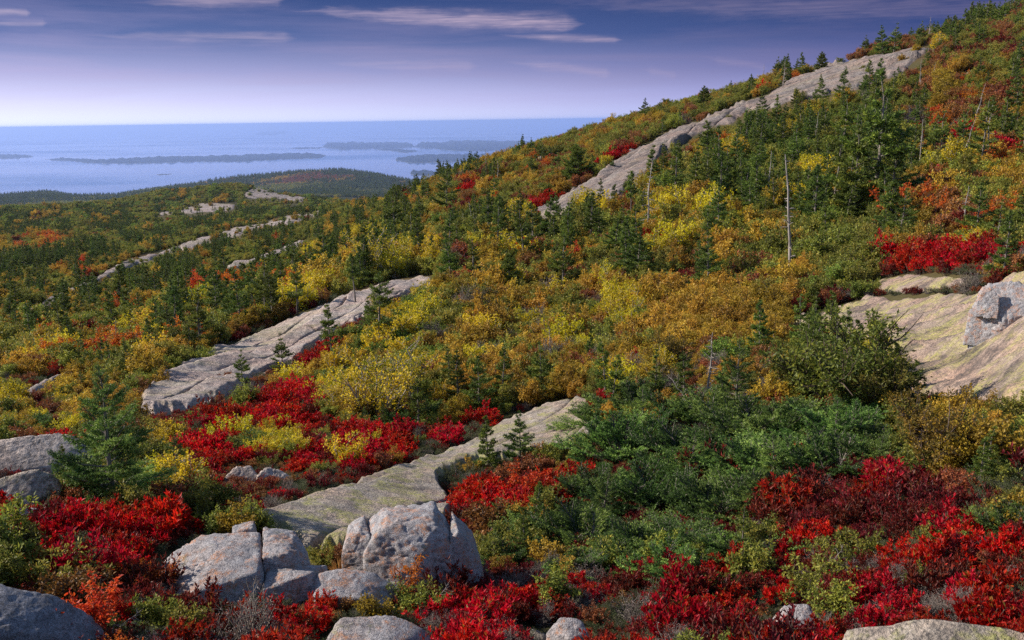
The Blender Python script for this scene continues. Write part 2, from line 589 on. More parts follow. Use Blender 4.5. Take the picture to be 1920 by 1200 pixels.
link('sea', sea_me, kind='structure')


def island_mat():
    mt, t, out = new_mat('wooded_island')
    p = pos(t)
    z = t.new('ShaderNodeSeparateXYZ')
    t.l.new(p, z.inputs[0])
    n = t.noise(p, 0.012, 5, 0.65)
    c = t.ramp(n, [(0.35, (0.008, 0.014, 0.012)), (0.55, (0.018, 0.026, 0.016)), (0.7, (0.04, 0.036, 0.022))])
    h = t.math('MULTIPLY_ADD', z.outputs[2], 1 / 16.0, c=600 / 16.0)
    c = t.mix(t.ramp(h, [(0.03, 0.8), (0.14, 0.0)]), c, (0.30, 0.26, 0.22))
    b = t.new('ShaderNodeBsdfDiffuse')
    t.l.new(c, b.inputs[0])
    t.l.new(b.outputs[0], out.inputs[0])
    return mt


M_ISL = island_mat()


def sea_pt(px, py):
    d = pix_dir(px, py)
    k = SEA / d[..., 2]
    return d * k[..., None]


def island(poly, H, label, seed):
    pl = np.array(poly, float)
    P = sea_pt(pl[:, 0], pl[:, 1])
    az = np.arctan2(P[:, 0], P[:, 1])
    lr = np.log(np.hypot(P[:, 0], P[:, 1]))
    n1 = int(np.clip((az.max() - az.min()) / 0.0007, 12, 420))
    n2 = int(np.clip((lr.max() - lr.min()) / 0.006, 10, 90))
    a_, l_ = np.meshgrid(np.linspace(az.min() - .002, az.max() + .002, n1), np.linspace(lr.min() - .02, lr.max() + .02, n2), indexing='ij')
    x, y = np.exp(l_) * np.sin(a_), np.exp(l_) * np.cos(a_)
    poly_az = np.stack([az, lr * 1.0], 1)
    px, py = proj(np.stack([x, y, np.full(x.shape, SEA)], -1))
    rr = np.exp(l_)
    d = poly_sd(poly, px, py) + 0.9 * fbm2(px / 9, py / 3.0, 3, seed)
    cov = sstep(-0.1, 1.8, d)
    tree = 0.55 + 0.45 * fbm2(px / 14, py / 6, 4, seed + 3) + 0.2 * perlin2(px / 1.6, py / 1.0, seed + 9)
    z = SEA - 4 + np.clip(d, -4, 1.2) * 6 + 1.7 * H * cov * np.clip(tree, 0.15, 1.3)
    keep = (d > -2).ravel()
    V, F = compact(np.stack([x, y, z], -1).reshape(-1, 3), grid_faces(n1, n2, keep))
    link('island', mesh('island', V, F, [M_ISL], smooth=True), kind='structure', label=label)


island([(75, 299), (130, 297), (175, 300), (240, 297), (300, 294), (380, 293), (450, 291), (520, 288), (585, 288), (614, 292), (600, 297), (520, 300), (440, 304), (380, 303), (300, 306), (220, 307), (165, 306), (140, 303)], 24, 'long low wooded island across the bay behind the left hills', 1)
island([(-120, 292), (0, 290), (40, 290), (66, 294), (30, 297), (-10, 299), (-120, 301)], 26, 'tip of a wooded island cut by the left edge of the view', 2)
island([(470, 252), (490, 247), (520, 245), (548, 246), (535, 251), (505, 254)], 30, 'small hazy island alone near the horizon', 3)
island([(604, 276), (612, 269), (660, 268), (720, 267), (772, 270), (778, 275), (740, 279), (700, 279), (640, 281)], 42, 'far wooded island, left one of the joined pair', 4)
island([(774, 276), (790, 268), (850, 266), (920, 265), (980, 266), (1060, 271), (1100, 274), (1040, 279), (960, 282), (900, 284), (850, 283), (825, 280)], 46, 'far wooded island partly behind the right hillside', 5)
island([(535, 278), (560, 276), (606, 276), (600, 279), (560, 280)], 9, 'low flat spit reaching left from the far wooded islands', 6)
island([(700, 280), (725, 278), (770, 281), (790, 284), (760, 287), (745, 285)], 16, 'small low islet in front of the joined far islands', 7)
island([(738, 300), (755, 295), (800, 291), (860, 290), (930, 289), (1010, 288), (1060, 290), (1010, 299), (920, 302), (850, 304), (770, 306)], 26, 'dark wooded island nearest the right hillside', 8)
island([(768, 326), (775, 321), (800, 320), (815, 323), (835, 327), (800, 330), (780, 329)], 18, 'small rocky wooded islet close to the shore below the slope', 11)
island([(280, 328), (300, 326), (332, 325), (330, 326.5), (300, 329)], 2.0, 'pale flat bar of rock in open water', 12)

HC = {
    -400: [(432, 1300), (402, 1900), (374, 2600), (382, 3000), (392, 3600), (372, 4600)],
    0: [(425, 1300), (398, 1900), (367, 2600), (373, 2900), (382, 3600), (371, 4600)],
    60: [(420, 1300), (395, 1900), (358, 2700), (363, 3000), (377, 3600), (370, 4600)],
    120: [(418, 1300), (392, 1900), (359, 2700), (365, 3000), (378, 3600), (370, 4600)],
    172: [(415, 1300), (392, 1900), (375, 2700), (380, 3000), (384, 3600), (369, 4600)],
    230: [(412, 1300), (388, 1900), (359, 2700), (364, 3000), (378, 3600), (368, 4600)],
    330: [(408, 1300), (385, 1900), (347, 2750), (353, 3050), (372, 3600), (367, 4600)],
    480: [(405, 1300), (380, 1900), (356, 2300), (329, 2800), (336, 3100), (366, 3700), (366, 4600)],
    590: [(402, 1300), (375, 1900), (352, 2200), (318, 2850), (325, 3150), (360, 3700), (364, 4600)],
    700: [(402, 1300), (375, 1900), (354, 2200), (324, 2800), (332, 3100), (358, 3700), (363, 4600)],
    790: [(402, 1300), (378, 1900), (360, 2200), (339, 2700), (346, 3000), (366, 3700), (362, 4600)],
    880: [(402, 1300), (378, 1900), (352, 2400), (326, 3100), (323, 3500), (334, 4100), (362, 4600)],
    1100: [(402, 1300), (378, 1900), (345, 2600), (326, 3500), (332, 4200), (362, 4600)],
}
hc = []
for px, lst in HC.items():
    for py, r in lst:
        a, t = azel(px, py + (36 if r > 4500 else 14 if r > 3550 else 9 if r > 2150 else 0))
        r = r if r < 1500 else 1500 + (r - 1500) * 1.9
        hc.append((float(a) * 6, math.log(r) * 3, float(t)))
hc = np.array(hc)
hsol = tps_fit(hc[:, :2], hc[:, 2], 0.00001)


def hz(az, r):
    z = tps_eval(hsol, hc[:, :2], np.stack([np.ravel(az) * 6, np.log(np.ravel(r)) * 3], 1)).reshape(np.shape(az)) * r
    x, y = r * np.sin(az), r * np.cos(az)
    return z + 10 * fbm2(x / 420, y / 420, 3, 41)


def hill_mat():
    mt, t, out = new_mat('wooded_hill')
    p = pos(t)
    c = t.ramp(t.noise(p, 0.03, 6, 0.7), [(0.35, (0.022, 0.036, 0.018)), (0.5, (0.045, 0.052, 0.022)), (0.6, (0.10, 0.07, 0.03)), (0.7, (0.04, 0.05, 0.022))])
    b = t.new('ShaderNodeBsdfDiffuse')
    t.l.new(c, b.inputs[0])
    t.l.new(b.outputs[0], out.inputs[0])
    return mt


ha, hl = np.meshgrid(np.linspace(-0.75, 0.15, 240), np.linspace(math.log(1250), math.log(8200), 150), indexing='ij')
hr = np.exp(hl)
hzz = hz(ha, hr)
link('hills', mesh('hills', np.stack([hr * np.sin(ha), hr * np.cos(ha), hzz], -1).reshape(-1, 3), grid_faces(240, 150), [hill_mat()], smooth=True), kind='structure')

# ------------------------------------------------------------------ bare granite ledges
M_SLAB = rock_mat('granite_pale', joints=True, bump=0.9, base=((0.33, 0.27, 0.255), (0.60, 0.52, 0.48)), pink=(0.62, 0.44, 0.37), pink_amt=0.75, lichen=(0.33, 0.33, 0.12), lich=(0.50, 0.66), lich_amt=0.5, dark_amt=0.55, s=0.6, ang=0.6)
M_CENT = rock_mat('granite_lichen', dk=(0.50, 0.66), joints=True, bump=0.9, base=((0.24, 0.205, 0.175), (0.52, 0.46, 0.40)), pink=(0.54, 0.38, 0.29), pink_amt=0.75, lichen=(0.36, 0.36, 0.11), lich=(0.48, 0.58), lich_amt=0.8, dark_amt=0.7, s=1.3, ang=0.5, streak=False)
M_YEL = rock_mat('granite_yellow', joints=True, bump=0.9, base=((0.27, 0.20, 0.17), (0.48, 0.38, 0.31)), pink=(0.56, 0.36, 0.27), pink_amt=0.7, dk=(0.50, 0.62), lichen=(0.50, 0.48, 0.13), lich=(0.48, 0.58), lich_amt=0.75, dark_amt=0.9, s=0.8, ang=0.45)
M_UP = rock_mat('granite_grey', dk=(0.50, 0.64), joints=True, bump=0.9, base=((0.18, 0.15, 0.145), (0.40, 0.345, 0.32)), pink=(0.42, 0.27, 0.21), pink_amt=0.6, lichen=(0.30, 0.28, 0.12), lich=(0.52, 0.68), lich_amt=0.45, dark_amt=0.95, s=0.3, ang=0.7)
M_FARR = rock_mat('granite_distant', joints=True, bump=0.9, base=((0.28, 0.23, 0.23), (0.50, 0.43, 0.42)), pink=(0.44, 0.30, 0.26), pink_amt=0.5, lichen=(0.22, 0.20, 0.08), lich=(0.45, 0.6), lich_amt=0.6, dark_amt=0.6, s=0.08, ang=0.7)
M_BLD = rock_mat('granite_boulder', base=((0.27, 0.265, 0.29), (0.52, 0.50, 0.52)), pink=(0.52, 0.40, 0.36), pink_amt=0.35, lichen=(0.40, 0.38, 0.12), lich=(0.60, 0.70), lich_amt=0.6, dark_amt=0.35, s=3.0, ang=0.2, bump=1.0, orange=0.75, streak=False)
M_BLUE = rock_mat('granite_dark', base=((0.15, 0.155, 0.19), (0.33, 0.335, 0.39)), pink=(0.36, 0.32, 0.32), pink_amt=0.2, lichen=(0.34, 0.32, 0.15), lich=(0.60, 0.72), lich_amt=0.4, dark_amt=0.6, s=3.0, ang=0.2, bump=1.0, streak=False)

LEDGES = []


def ledge(poly, axis, raise_, per, amp, mat, label, seed, cell=(0.0016, 0.0045), groove=0.5, edge=None, cat='rock ledge', ragged=5.0, group=None, soil=(1.5, 5.0)):
    """a bare sheet of granite standing out of the soil; joints run along the axis (two pixels on the ground)"""
    pl = np.array(poly, float)
    gp = ground(pl[:, 0], pl[:, 1])
    az = np.arctan2(gp[:, 0], gp[:, 1])
    lr = np.log(np.hypot(gp[:, 0], gp[:, 1]))
    a_, l_ = np.meshgrid(np.arange(az.min() - .012, az.max() + .012, cell[0]), np.arange(lr.min() - .07, lr.max() + .07, cell[1]), indexing='ij')
    x, y = np.exp(l_) * np.sin(a_), np.exp(l_) * np.cos(a_)
    zb = tz(x, y)
    px, py = proj(np.stack([x, y, zb], -1))
    rr = np.exp(l_)
    d = poly_sd(poly, px, py) + ragged * fbm2(px / 45, py / 30, 3, seed) + 0.35 * ragged * perlin2(px / 9, py / 7, seed + 5)
    dm = d * rr / FPX
    ax = ground([axis[0][0], axis[1][0]], [axis[0][1], axis[1][1]])
    dv = ax[1, :2] - ax[0, :2]
    dv /= np.linalg.norm(dv)
    s = (x - ax[0, 0]) * dv[1] - (y - ax[0, 1]) * dv[0]          # across the joints, growing to the right
    u = (x - ax[0, 0]) * dv[0] + (y - ax[0, 1]) * dv[1]
    wq = s / per + 0.50 * fbm2(u / (per * 9), s / (per * 3.5), 2, seed + 2) + 0.05 * perlin2(u / per / 1.1, s / per / 0.8, seed + 7)
    f = wq - np.floor(wq)
    cellid = np.floor(wq)
    rnd = np.abs(np.sin(cellid * 12.9898 + seed) * 43758.5453) % 1.0
    gate = 0.35 + 0.65 * sstep(-0.25, 0.35, perlin2(u / (per * 4), cellid * 3.7, seed + 4))
    saw = sstep(0, 0.10, f) * (1 - f)
    h = amp * saw * (0.35 + 0.9 * rnd) * gate
    h = h - groove * amp * np.exp(-(np.minimum(f, 1 - f) / 0.055) ** 2) * gate
    # a few cross joints
    w2 = u / (per * 3.1) + 0.5 * fbm2(u / (per * 5), s / (per * 3), 2, seed + 12)
    f2 = w2 - np.floor(w2)
    h = h - 0.4 * groove * amp * np.exp(-(np.minimum(f2, 1 - f2) / 0.02) ** 2) * sstep(0.2, 0.4, perlin2(u / per / 3, s / per / 1.6, seed + 13))
    h = h + amp * 0.30 * fbm2(u / per / 4.5, s / per / 1.5, 3, seed + 8) + amp * 0.07 * fbm2(x / per * 4, y / per * 4, 3, seed + 9)
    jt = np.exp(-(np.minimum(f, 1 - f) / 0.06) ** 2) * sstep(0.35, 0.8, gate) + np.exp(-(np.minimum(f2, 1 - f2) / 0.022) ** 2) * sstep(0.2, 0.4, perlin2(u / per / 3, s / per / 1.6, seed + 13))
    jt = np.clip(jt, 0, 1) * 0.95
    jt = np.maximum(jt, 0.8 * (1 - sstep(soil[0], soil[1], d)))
    e = edge or 13.0
    ramp_ = np.clip(d / e, 0, 1)
    z = zb + raise_ * 0.5 * sstep(0, 1, ramp_) + h * sstep(0, 0.7, ramp_) - 0.012 * np.minimum(rr, 40) / 10 + np.minimum(dm, 0) * 0.7
    keep = (d > -5).ravel()
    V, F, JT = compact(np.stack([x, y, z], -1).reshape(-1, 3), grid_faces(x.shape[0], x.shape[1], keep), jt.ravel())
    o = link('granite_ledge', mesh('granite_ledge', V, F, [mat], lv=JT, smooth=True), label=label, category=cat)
    if group:
        o['group'] = group
    LEDGES.append(pl)
    return o


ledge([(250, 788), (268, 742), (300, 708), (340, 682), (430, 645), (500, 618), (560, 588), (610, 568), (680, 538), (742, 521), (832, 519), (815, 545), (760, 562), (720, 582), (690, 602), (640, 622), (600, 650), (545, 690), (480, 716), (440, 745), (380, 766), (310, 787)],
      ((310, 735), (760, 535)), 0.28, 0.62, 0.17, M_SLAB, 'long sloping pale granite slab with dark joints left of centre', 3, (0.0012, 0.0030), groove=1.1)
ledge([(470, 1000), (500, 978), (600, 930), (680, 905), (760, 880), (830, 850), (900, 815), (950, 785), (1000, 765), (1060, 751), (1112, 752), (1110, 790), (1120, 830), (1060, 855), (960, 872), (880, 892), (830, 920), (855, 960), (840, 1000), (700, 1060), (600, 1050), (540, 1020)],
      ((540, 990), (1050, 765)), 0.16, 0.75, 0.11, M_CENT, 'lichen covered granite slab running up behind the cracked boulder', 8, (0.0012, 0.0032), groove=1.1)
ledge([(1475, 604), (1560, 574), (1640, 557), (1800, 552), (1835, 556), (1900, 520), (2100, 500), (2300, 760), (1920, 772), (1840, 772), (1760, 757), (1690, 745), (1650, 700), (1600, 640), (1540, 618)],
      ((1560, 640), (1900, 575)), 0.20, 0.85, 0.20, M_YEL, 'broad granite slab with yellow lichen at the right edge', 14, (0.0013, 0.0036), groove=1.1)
ledge([(1615, 533), (1700, 512), (1800, 517), (1840, 530), (1790, 549), (1640, 554)], ((1630, 545), (1820, 520)), 0.15, 0.8, 0.08, M_YEL, 'flat granite shelf under the crimson bushes at right', 15, (0.0014, 0.004))
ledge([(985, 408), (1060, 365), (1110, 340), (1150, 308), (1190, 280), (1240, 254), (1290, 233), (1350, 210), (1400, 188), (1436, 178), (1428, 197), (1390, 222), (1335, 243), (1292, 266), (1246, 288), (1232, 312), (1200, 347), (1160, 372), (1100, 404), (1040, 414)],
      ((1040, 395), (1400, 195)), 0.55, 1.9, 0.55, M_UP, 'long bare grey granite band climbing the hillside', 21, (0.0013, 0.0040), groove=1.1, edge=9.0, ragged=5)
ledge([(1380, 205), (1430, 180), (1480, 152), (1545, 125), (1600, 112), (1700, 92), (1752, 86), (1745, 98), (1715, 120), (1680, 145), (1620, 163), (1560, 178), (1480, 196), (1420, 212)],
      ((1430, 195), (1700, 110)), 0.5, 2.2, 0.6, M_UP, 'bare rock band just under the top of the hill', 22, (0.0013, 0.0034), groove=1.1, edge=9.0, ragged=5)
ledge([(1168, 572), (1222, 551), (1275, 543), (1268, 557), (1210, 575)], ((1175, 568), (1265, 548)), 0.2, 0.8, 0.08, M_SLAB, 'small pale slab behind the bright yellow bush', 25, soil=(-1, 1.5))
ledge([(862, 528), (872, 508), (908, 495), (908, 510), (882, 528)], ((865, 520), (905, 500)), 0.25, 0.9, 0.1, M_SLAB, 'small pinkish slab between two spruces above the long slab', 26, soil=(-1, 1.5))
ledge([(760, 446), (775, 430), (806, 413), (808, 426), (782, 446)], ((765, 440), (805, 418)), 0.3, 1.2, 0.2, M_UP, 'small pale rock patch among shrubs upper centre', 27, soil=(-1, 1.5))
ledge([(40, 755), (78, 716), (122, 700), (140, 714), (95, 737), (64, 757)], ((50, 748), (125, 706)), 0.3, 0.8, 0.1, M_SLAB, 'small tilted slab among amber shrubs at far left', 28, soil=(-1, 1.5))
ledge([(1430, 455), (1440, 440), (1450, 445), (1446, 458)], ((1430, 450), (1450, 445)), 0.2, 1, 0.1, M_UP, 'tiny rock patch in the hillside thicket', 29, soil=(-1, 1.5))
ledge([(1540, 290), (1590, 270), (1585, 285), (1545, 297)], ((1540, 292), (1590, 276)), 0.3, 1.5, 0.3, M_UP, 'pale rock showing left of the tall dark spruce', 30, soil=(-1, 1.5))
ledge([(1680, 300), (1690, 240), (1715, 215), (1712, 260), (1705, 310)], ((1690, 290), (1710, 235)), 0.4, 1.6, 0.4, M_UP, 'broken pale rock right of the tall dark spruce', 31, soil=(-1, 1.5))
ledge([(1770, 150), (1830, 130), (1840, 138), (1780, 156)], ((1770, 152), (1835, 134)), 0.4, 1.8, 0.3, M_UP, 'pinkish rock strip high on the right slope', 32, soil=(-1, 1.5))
# bands of bare rock far down the left slopes
FB = [
    ([(335, 458), (420, 432), (500, 413), (605, 394), (592, 406), (500, 428), (420, 450), (345, 470)], ((340, 462), (600, 398)), 'long bare rock band on the middle left slope'),
    ([(40, 590), (150, 535), (250, 484), (345, 458), (330, 470), (240, 505), (150, 550), (60, 597)], ((50, 590), (330, 464)), 'thin broken rock band running down the left slope'),
    ([(420, 512), (480, 483), (560, 452), (582, 452), (520, 486), (440, 515)], ((425, 508), (575, 455)), 'grey ledge in shrubs above the long slab'),
    ([(455, 362), (480, 350), (540, 360), (574, 372), (560, 382), (520, 372), (470, 372)], ((455, 362), (570, 378)), 'bare pale summit rock of the middle ridge'),
    ([(330, 398), (370, 382), (450, 380), (440, 392), (360, 402)], ((330, 395), (450, 384)), 'rock patch on the flank of the middle ridge'),
    ([(285, 402), (310, 396), (330, 398), (300, 407)], ((285, 404), (330, 398)), 'small rock patch left on the middle ridge flank'),
    ([(690, 352), (740, 342), (800, 334), (815, 340), (760, 350), (700, 360)], ((690, 356), (810, 338)), 'flat pale rock rim behind the spruces upper centre'),
    ([(10, 640), (50, 615), (110, 590), (105, 602), (60, 628), (20, 648)], ((15, 642), (105, 596)), 'small rock streak low on the left slope'),
    ([(210, 600), (260, 578), (330, 555), (325, 565), (270, 588), (215, 608)], ((215, 602), (325, 560)), 'narrow rock streak in the left woods'),
]
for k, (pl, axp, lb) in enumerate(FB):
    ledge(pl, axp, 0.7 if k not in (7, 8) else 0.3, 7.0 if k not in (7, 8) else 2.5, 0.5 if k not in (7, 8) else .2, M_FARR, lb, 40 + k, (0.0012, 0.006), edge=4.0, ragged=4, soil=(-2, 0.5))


# ------------------------------------------------------------------ boulders
def rock_shape(hulls, seed, rough=0.05, res=5, k=55):
    """each hull is a list of corner points; a rounded, pitted stone is grown round it"""
    Vs, Fs, off = [], [], 0
    bm0 = bmesh.new()
    bmesh.ops.create_icosphere(bm0, subdivisions=res, radius=1.0)
    S = np.array([v.co[:] for v in bm0.verts])
    SFc = np.array([[v.index for v in f.verts] for f in bm0.faces])
    bm0.free()
    for hi, pts in enumerate(hulls):
        pts = np.array(pts, float)
        c = pts.mean(0)
        b = bmesh.new()
        vs = [b.verts.new(p - c) for p in pts]
        r = bmesh.ops.convex_hull(b, input=vs)
        b.faces.ensure_lookup_table()
        N, D = [], []
        for f in b.faces:
            f.normal_update()
            n = np.array(f.normal[:])
            dd = float(n @ np.array(f.verts[0].co[:]))
            if dd < 0:
                n, dd = -n, -dd
            N.append(n)
            D.append(max(dd, 1e-3))
        b.free()
        N, D = np.array(N), np.array(D)
        size = np.ptp(pts, axis=0).max()
        cs = np.maximum(S @ N.T / D, 1e-6)
        rad = (cs ** k).sum(1) ** (-1.0 / k)
        P = S * rad[:, None]
        nz = fbm3(P / size * 2.6, 5, seed + hi * 3)
        chips = np.maximum(0, fbm3(P / size * 5.0, 3, seed + 31 + hi)) ** 1.5
        ridg = 1 - np.abs(fbm3(P / size * 3.5 * np.array([1, 1, 1.8]), 3, seed + 17 + hi))
        fin = fbm3(P / size * 16, 3, seed + 51 + hi)
        P = P * (1 + rough * nz - 0.9 * rough * chips - 0.7 * rough * np.maximum(0, ridg - 0.82) * 5 + 0.34 * rough * fin)[:, None] + c
        Vs.append(P)
        Fs.append(SFc + off)
        off += len(P)
    return np.concatenate(Vs), np.concatenate(Fs)


LAND = []          # landmarks for describing what stands beside what


def boulder(px, py, hulls, label, mat=None, seed=1, rough=0.05, res=5, short=None, name='granite_boulder', yaw=0, cat='boulder', group=None, at=None):
    g = ground([px], [py])[0] if at is None else np.array(at)
    r = np.linalg.norm(g)
    sc_ = r / FPX
    V, F = rock_shape(hulls, seed, rough, res)
    V = V * sc_
    az = math.atan2(g[0], g[1]) + yaw
    o = link(name, mesh(name, V, F, [mat or M_BLD], smooth=True), loc=g, label=label, category=cat)
    o.rotation_euler = (0, 0, -az)
    if group:
        o['group'] = group
    if short:
        LAND.append((px, py, short))
    return o


BASE = -25
boulder(775, 1090, [
    [(-90, -70, BASE), (70, -85, BASE), (88, 60, BASE), (-80, 70, BASE), (-86, -45, 75), (-62, -42, 113), (-38, -28, 128), (40, -38, 123), (62, -42, 104), (-50, 50, 132), (45, 55, 134), (74, 20, 97), (-84, 40, 97), (80, -50, 53), (10, -72, 75)],
    [(-126, -30, BASE), (-70, -50, BASE), (-66, 50, BASE), (-120, 55, BASE), (-124, -18, 77), (-112, -8, 102), (-92, -18, 114), (-70, -28, 104), (-84, 45, 116), (-112, 45, 104)],
    [(58, -75, BASE), (128, -55, BASE), (130, 40, BASE), (60, 60, BASE), (66, -40, 99), (82, -38, 107), (108, -28, 70), (126, -20, 25), (74, 45, 116), (112, 35, 75)],
], 'upright blocky granite boulder split by two dark cracks', seed=4, rough=0.055, res=6, short='the tall cracked boulder')
boulder(440, 1110, [
    [(-158, -25, BASE), (-66, -95, BASE), (58, -75, BASE), (66, 60, BASE), (-100, 85, BASE), (-152, 15, 23), (-62, -78, 45), (44, -62, 58), (52, 50, 83), (-48, 75, 87), (-108, 52, 58), (-20, 0, 79)],
    [(44, -40, BASE), (140, -20, BASE), (142, 70, BASE), (48, 75, BASE), (50, -25, 68), (92, -34, 71), (130, 10, 50), (112, 62, 73), (58, 68, 87)],
    [(34, -95, BASE), (150, -80, BASE), (168, 5, BASE), (42, -10, BASE), (44, -78, 34), (118, -74, 45), (158, -20, 33), (62, -12, 50)],
    [(-10, 60, BASE), (50, 50, BASE), (60, 100, BASE), (0, 100, BASE), (5, 70, 80), (40, 62, 88), (45, 95, 88), (5, 95, 85)],
], 'broad grey granite boulder broken into blocks by the red bushes', seed=9, rough=0.045, res=6, short='the broad broken boulder')
boulder(656, 1142, [
    [(-78, -40, BASE), (60, -52, BASE), (84, 24, BASE), (-62, 44, BASE), (-74, -12, 46), (-52, 20, 68), (-8, 26, 72), (42, 22, 60), (84, 8, 36), (20, -44, 40), (-50, -34, 50)],
], 'low pale boulder with an orange stain below the tall cracked boulder', seed=12, rough=0.045, short='the low orange-stained boulder')
boulder(742, 1134, [
    [(-18, -18, -12), (20, -20, -12), (22, 14, -12), (-16, 16, -12), (-14, -10, 22), (4, 6, 34), (16, -4, 20)],
], 'fist sized grey stone wedged right of the low stained boulder', seed=14, res=4)
boulder(50, 1222, [
    [(-160, -60, BASE), (110, -70, BASE), (125, 40, BASE), (-160, 90, BASE), (-150, 20, 112), (-60, 50, 122), (-10, 20, 112), (50, 8, 84), (96, -8, 46), (118, -20, 6), (-60, -50, 78), (40, -55, 48)],
], 'dark blue-grey boulder in the lower left corner', M_BLUE, 15, 0.05, 6, short='the dark corner boulder')
boulder(708, 1240, [
    [(-100, -30, BASE), (100, -40, BASE), (110, 40, BASE), (-90, 60, BASE), (-95, 10, 36), (-60, 40, 66), (30, 40, 62), (92, 20, 34), (20, -30, 34), (-60, -25, 36)],
], 'low flat rock at the bottom edge below the cracked boulder', M_BLD, 18, 0.04, short='the flat bottom rock')
boulder(1800, 1262, [
    [(-190, -40, BASE), (260, -60, BASE), (260, 70, BASE), (-160, 70, BASE), (-180, 10, 30), (-60, 40, 64), (60, 50, 70), (250, 40, 66), (100, -50, 40), (-80, -40, 34)],
], 'long flat grey rock along the lower right edge', M_CENT, 21, 0.04, 6, short='the long lower right rock')
boulder(1066, 1212, [
    [(-42, -24, BASE), (40, -26, BASE), (44, 26, BASE), (-36, 30, BASE), (-40, 0, 24), (-12, 12, 50), (22, 10, 46), (38, -6, 26), (4, -26, 26)],
], 'round pale stone at the bottom edge right of the centre', seed=23, short='the round pale stone')
boulder(1000, 1208, [
    [(-30, -18, -20), (28, -18, -20), (26, 18, -20), (-26, 18, -20), (-24, 0, 16), (0, 8, 26), (22, 0, 18)],
], 'small yellowish stone next to the round pale stone', M_CENT, seed=24, res=4)
boulder(1490, 1212, [
    [(-60, -25, BASE), (55, -30, BASE), (50, 35, BASE), (-45, 40, BASE), (-52, 0, 30), (-20, 25, 66), (20, 30, 70), (44, 10, 44), (0, -28, 40)],
], 'pinkish rock poking out of the lower right crimson bushes', seed=26, short='the pinkish rock')
boulder(480, 912, [
    [(-60, -14, -15), (0, -20, -15), (10, 20, -15), (-50, 22, -15), (-56, 0, 18), (-34, 12, 38), (-6, 12, 36), (8, -6, 20)],
    [(-2, -24, -15), (66, -20, -15), (72, 14, -15), (4, 18, -15), (2, -12, 24), (22, 8, 34), (48, 4, 22), (68, -8, 8)],
], 'pair of rounded layered stones in the red patch', M_SLAB, 28, 0.06, short='the layered stones in the red patch')
boulder(75, 900, [
    [(-190, -30, BASE), (80, -30, BASE), (95, 30, BASE), (-190, 60, BASE), (-190, 20, 62), (-60, 40, 68), (40, 36, 70), (86, 16, 52), (20, -24, 28), (-120, -26, 34)],
], 'flat grey ledge block behind the small fir at left', M_SLAB, 31, 0.05, 6, short='the flat left ledge block')
boulder(40, 955, [
    [(-150, -26, BASE), (55, -30, BASE), (75, 24, BASE), (-150, 40, BASE), (-150, 10, 40), (-40, 25, 52), (30, 20, 66), (66, 8, 46), (10, -24, 20), (-90, -22, 16)],
], 'slanted cracked ledge block at the left edge', M_SLAB, 33, 0.05, 6)
boulder(25, 1000, [
    [(-120, -26, BASE), (45, -30, BASE), (60, 24, BASE), (-120, 40, BASE), (-120, 10, 30), (-30, 25, 44), (40, 14, 36), (10, -24, 14)],
], 'small grey block among crimson bushes at the left edge', M_BLD, 35, 0.05)
boulder(150, 945, [
    [(-50, -20, -20), (45, -22, -20), (50, 18, -20), (-40, 22, -20), (-44, 0, 26), (-6, 12, 44), (36, 6, 32), (5, -20, 24)],
], 'angular stone at the foot of the small fir at left', M_SLAB, 36, 0.05, 4)
boulder(330, 885, [
    [(-45, -16, -20), (45, -16, -20), (45, 16, -20), (-45, 16, -20), (-40, 0, 14), (0, 8, 26), (38, 4, 20)],
], 'flat stone half hidden right of the small fir at left', M_SLAB, 37, 0.05, 4)
boulder(105, 800, [[(-28, -8, -8), (28, -8, -8), (28, 8, -8), (-28, 8, -8), (-24, 0, 8), (0, 5, 15), (22, 2, 10)]], 'flat stone under amber shrubs above the left ledge', M_SLAB, 38, 0.05, 4)
boulder(10, 822, [[(-38, -10, -8), (28, -10, -8), (28, 8, -8), (-38, 8, -8), (-24, 0, 12), (0, 5, 16), (22, 2, 8)]], 'grey stone at the left edge above the flat ledge block', M_SLAB, 39, 0.05, 4)
boulder(22, 732, [[(-10, -5, -5), (10, -5, -5), (8, 5, -5), (-8, 5, -5), (-7, 0, 11), (2, 2, 14), (8, 0, 7)]], 'small pale stone by the tilted slab at far left', M_BLD, 40, 0.05, 3)
boulder(1872, 640, [
    [(-46, -30, BASE), (0, -40, BASE), (60, -20, BASE), (55, 40, BASE), (-40, 35, BASE), (-44, -8, 60), (-30, 8, 88), (0, 14, 98), (36, 14, 100), (60, 10, 94), (4, -36, 40), (40, -26, 50)],
    [(-54, -30, -10), (-14, -34, -10), (-10, 0, -10), (-50, 4, -10), (-48, -18, 50), (-30, -20, 62), (-16, -22, 50)],
    [(-40, -34, 40), (-4, -38, 40), (0, -6, 40), (-36, 0, 40), (-34, -24, 80), (-18, -16, 92), (-4, -24, 76)],
    [(30, -30, BASE), (150, -30, BASE), (150, 50, BASE), (30, 40, BASE), (34, -10, 90), (70, 10, 104), (150, 10, 100)],
], 'lumpy weathered granite knob on the yellow lichen slab', M_BLD, 43, 0.07, 6, short='the lumpy granite knob')
boulder(1812, 690, [
    [(-26, -14, -10), (26, -18, -10), (30, 14, -10), (-20, 16, -10), (-20, 0, 16), (2, 6, 36), (24, 2, 24)],
], 'small pink rock below the lumpy granite knob', M_YEL, 45, 0.06, 4)
boulder(1014, 308, [[(-12, -6, -5), (10, -6, -5), (9, 6, -5), (-9, 6, -5), (-9, 0, 12), (0, 2, 17), (9, 0, 9)]], 'pale boulder on the hillside below the skyline shrubs', M_UP, 46, 0.06, 4)
boulder(1030, 300, [[(-5, -6, -5), (8, -6, -5), (8, 6, -5), (-5, 6, -5), (-3, 0, 12), (4, 2, 19), (8, 0, 16)]], 'narrow pale boulder leaning beside another on the hillside', M_UP, 47, 0.06, 4)
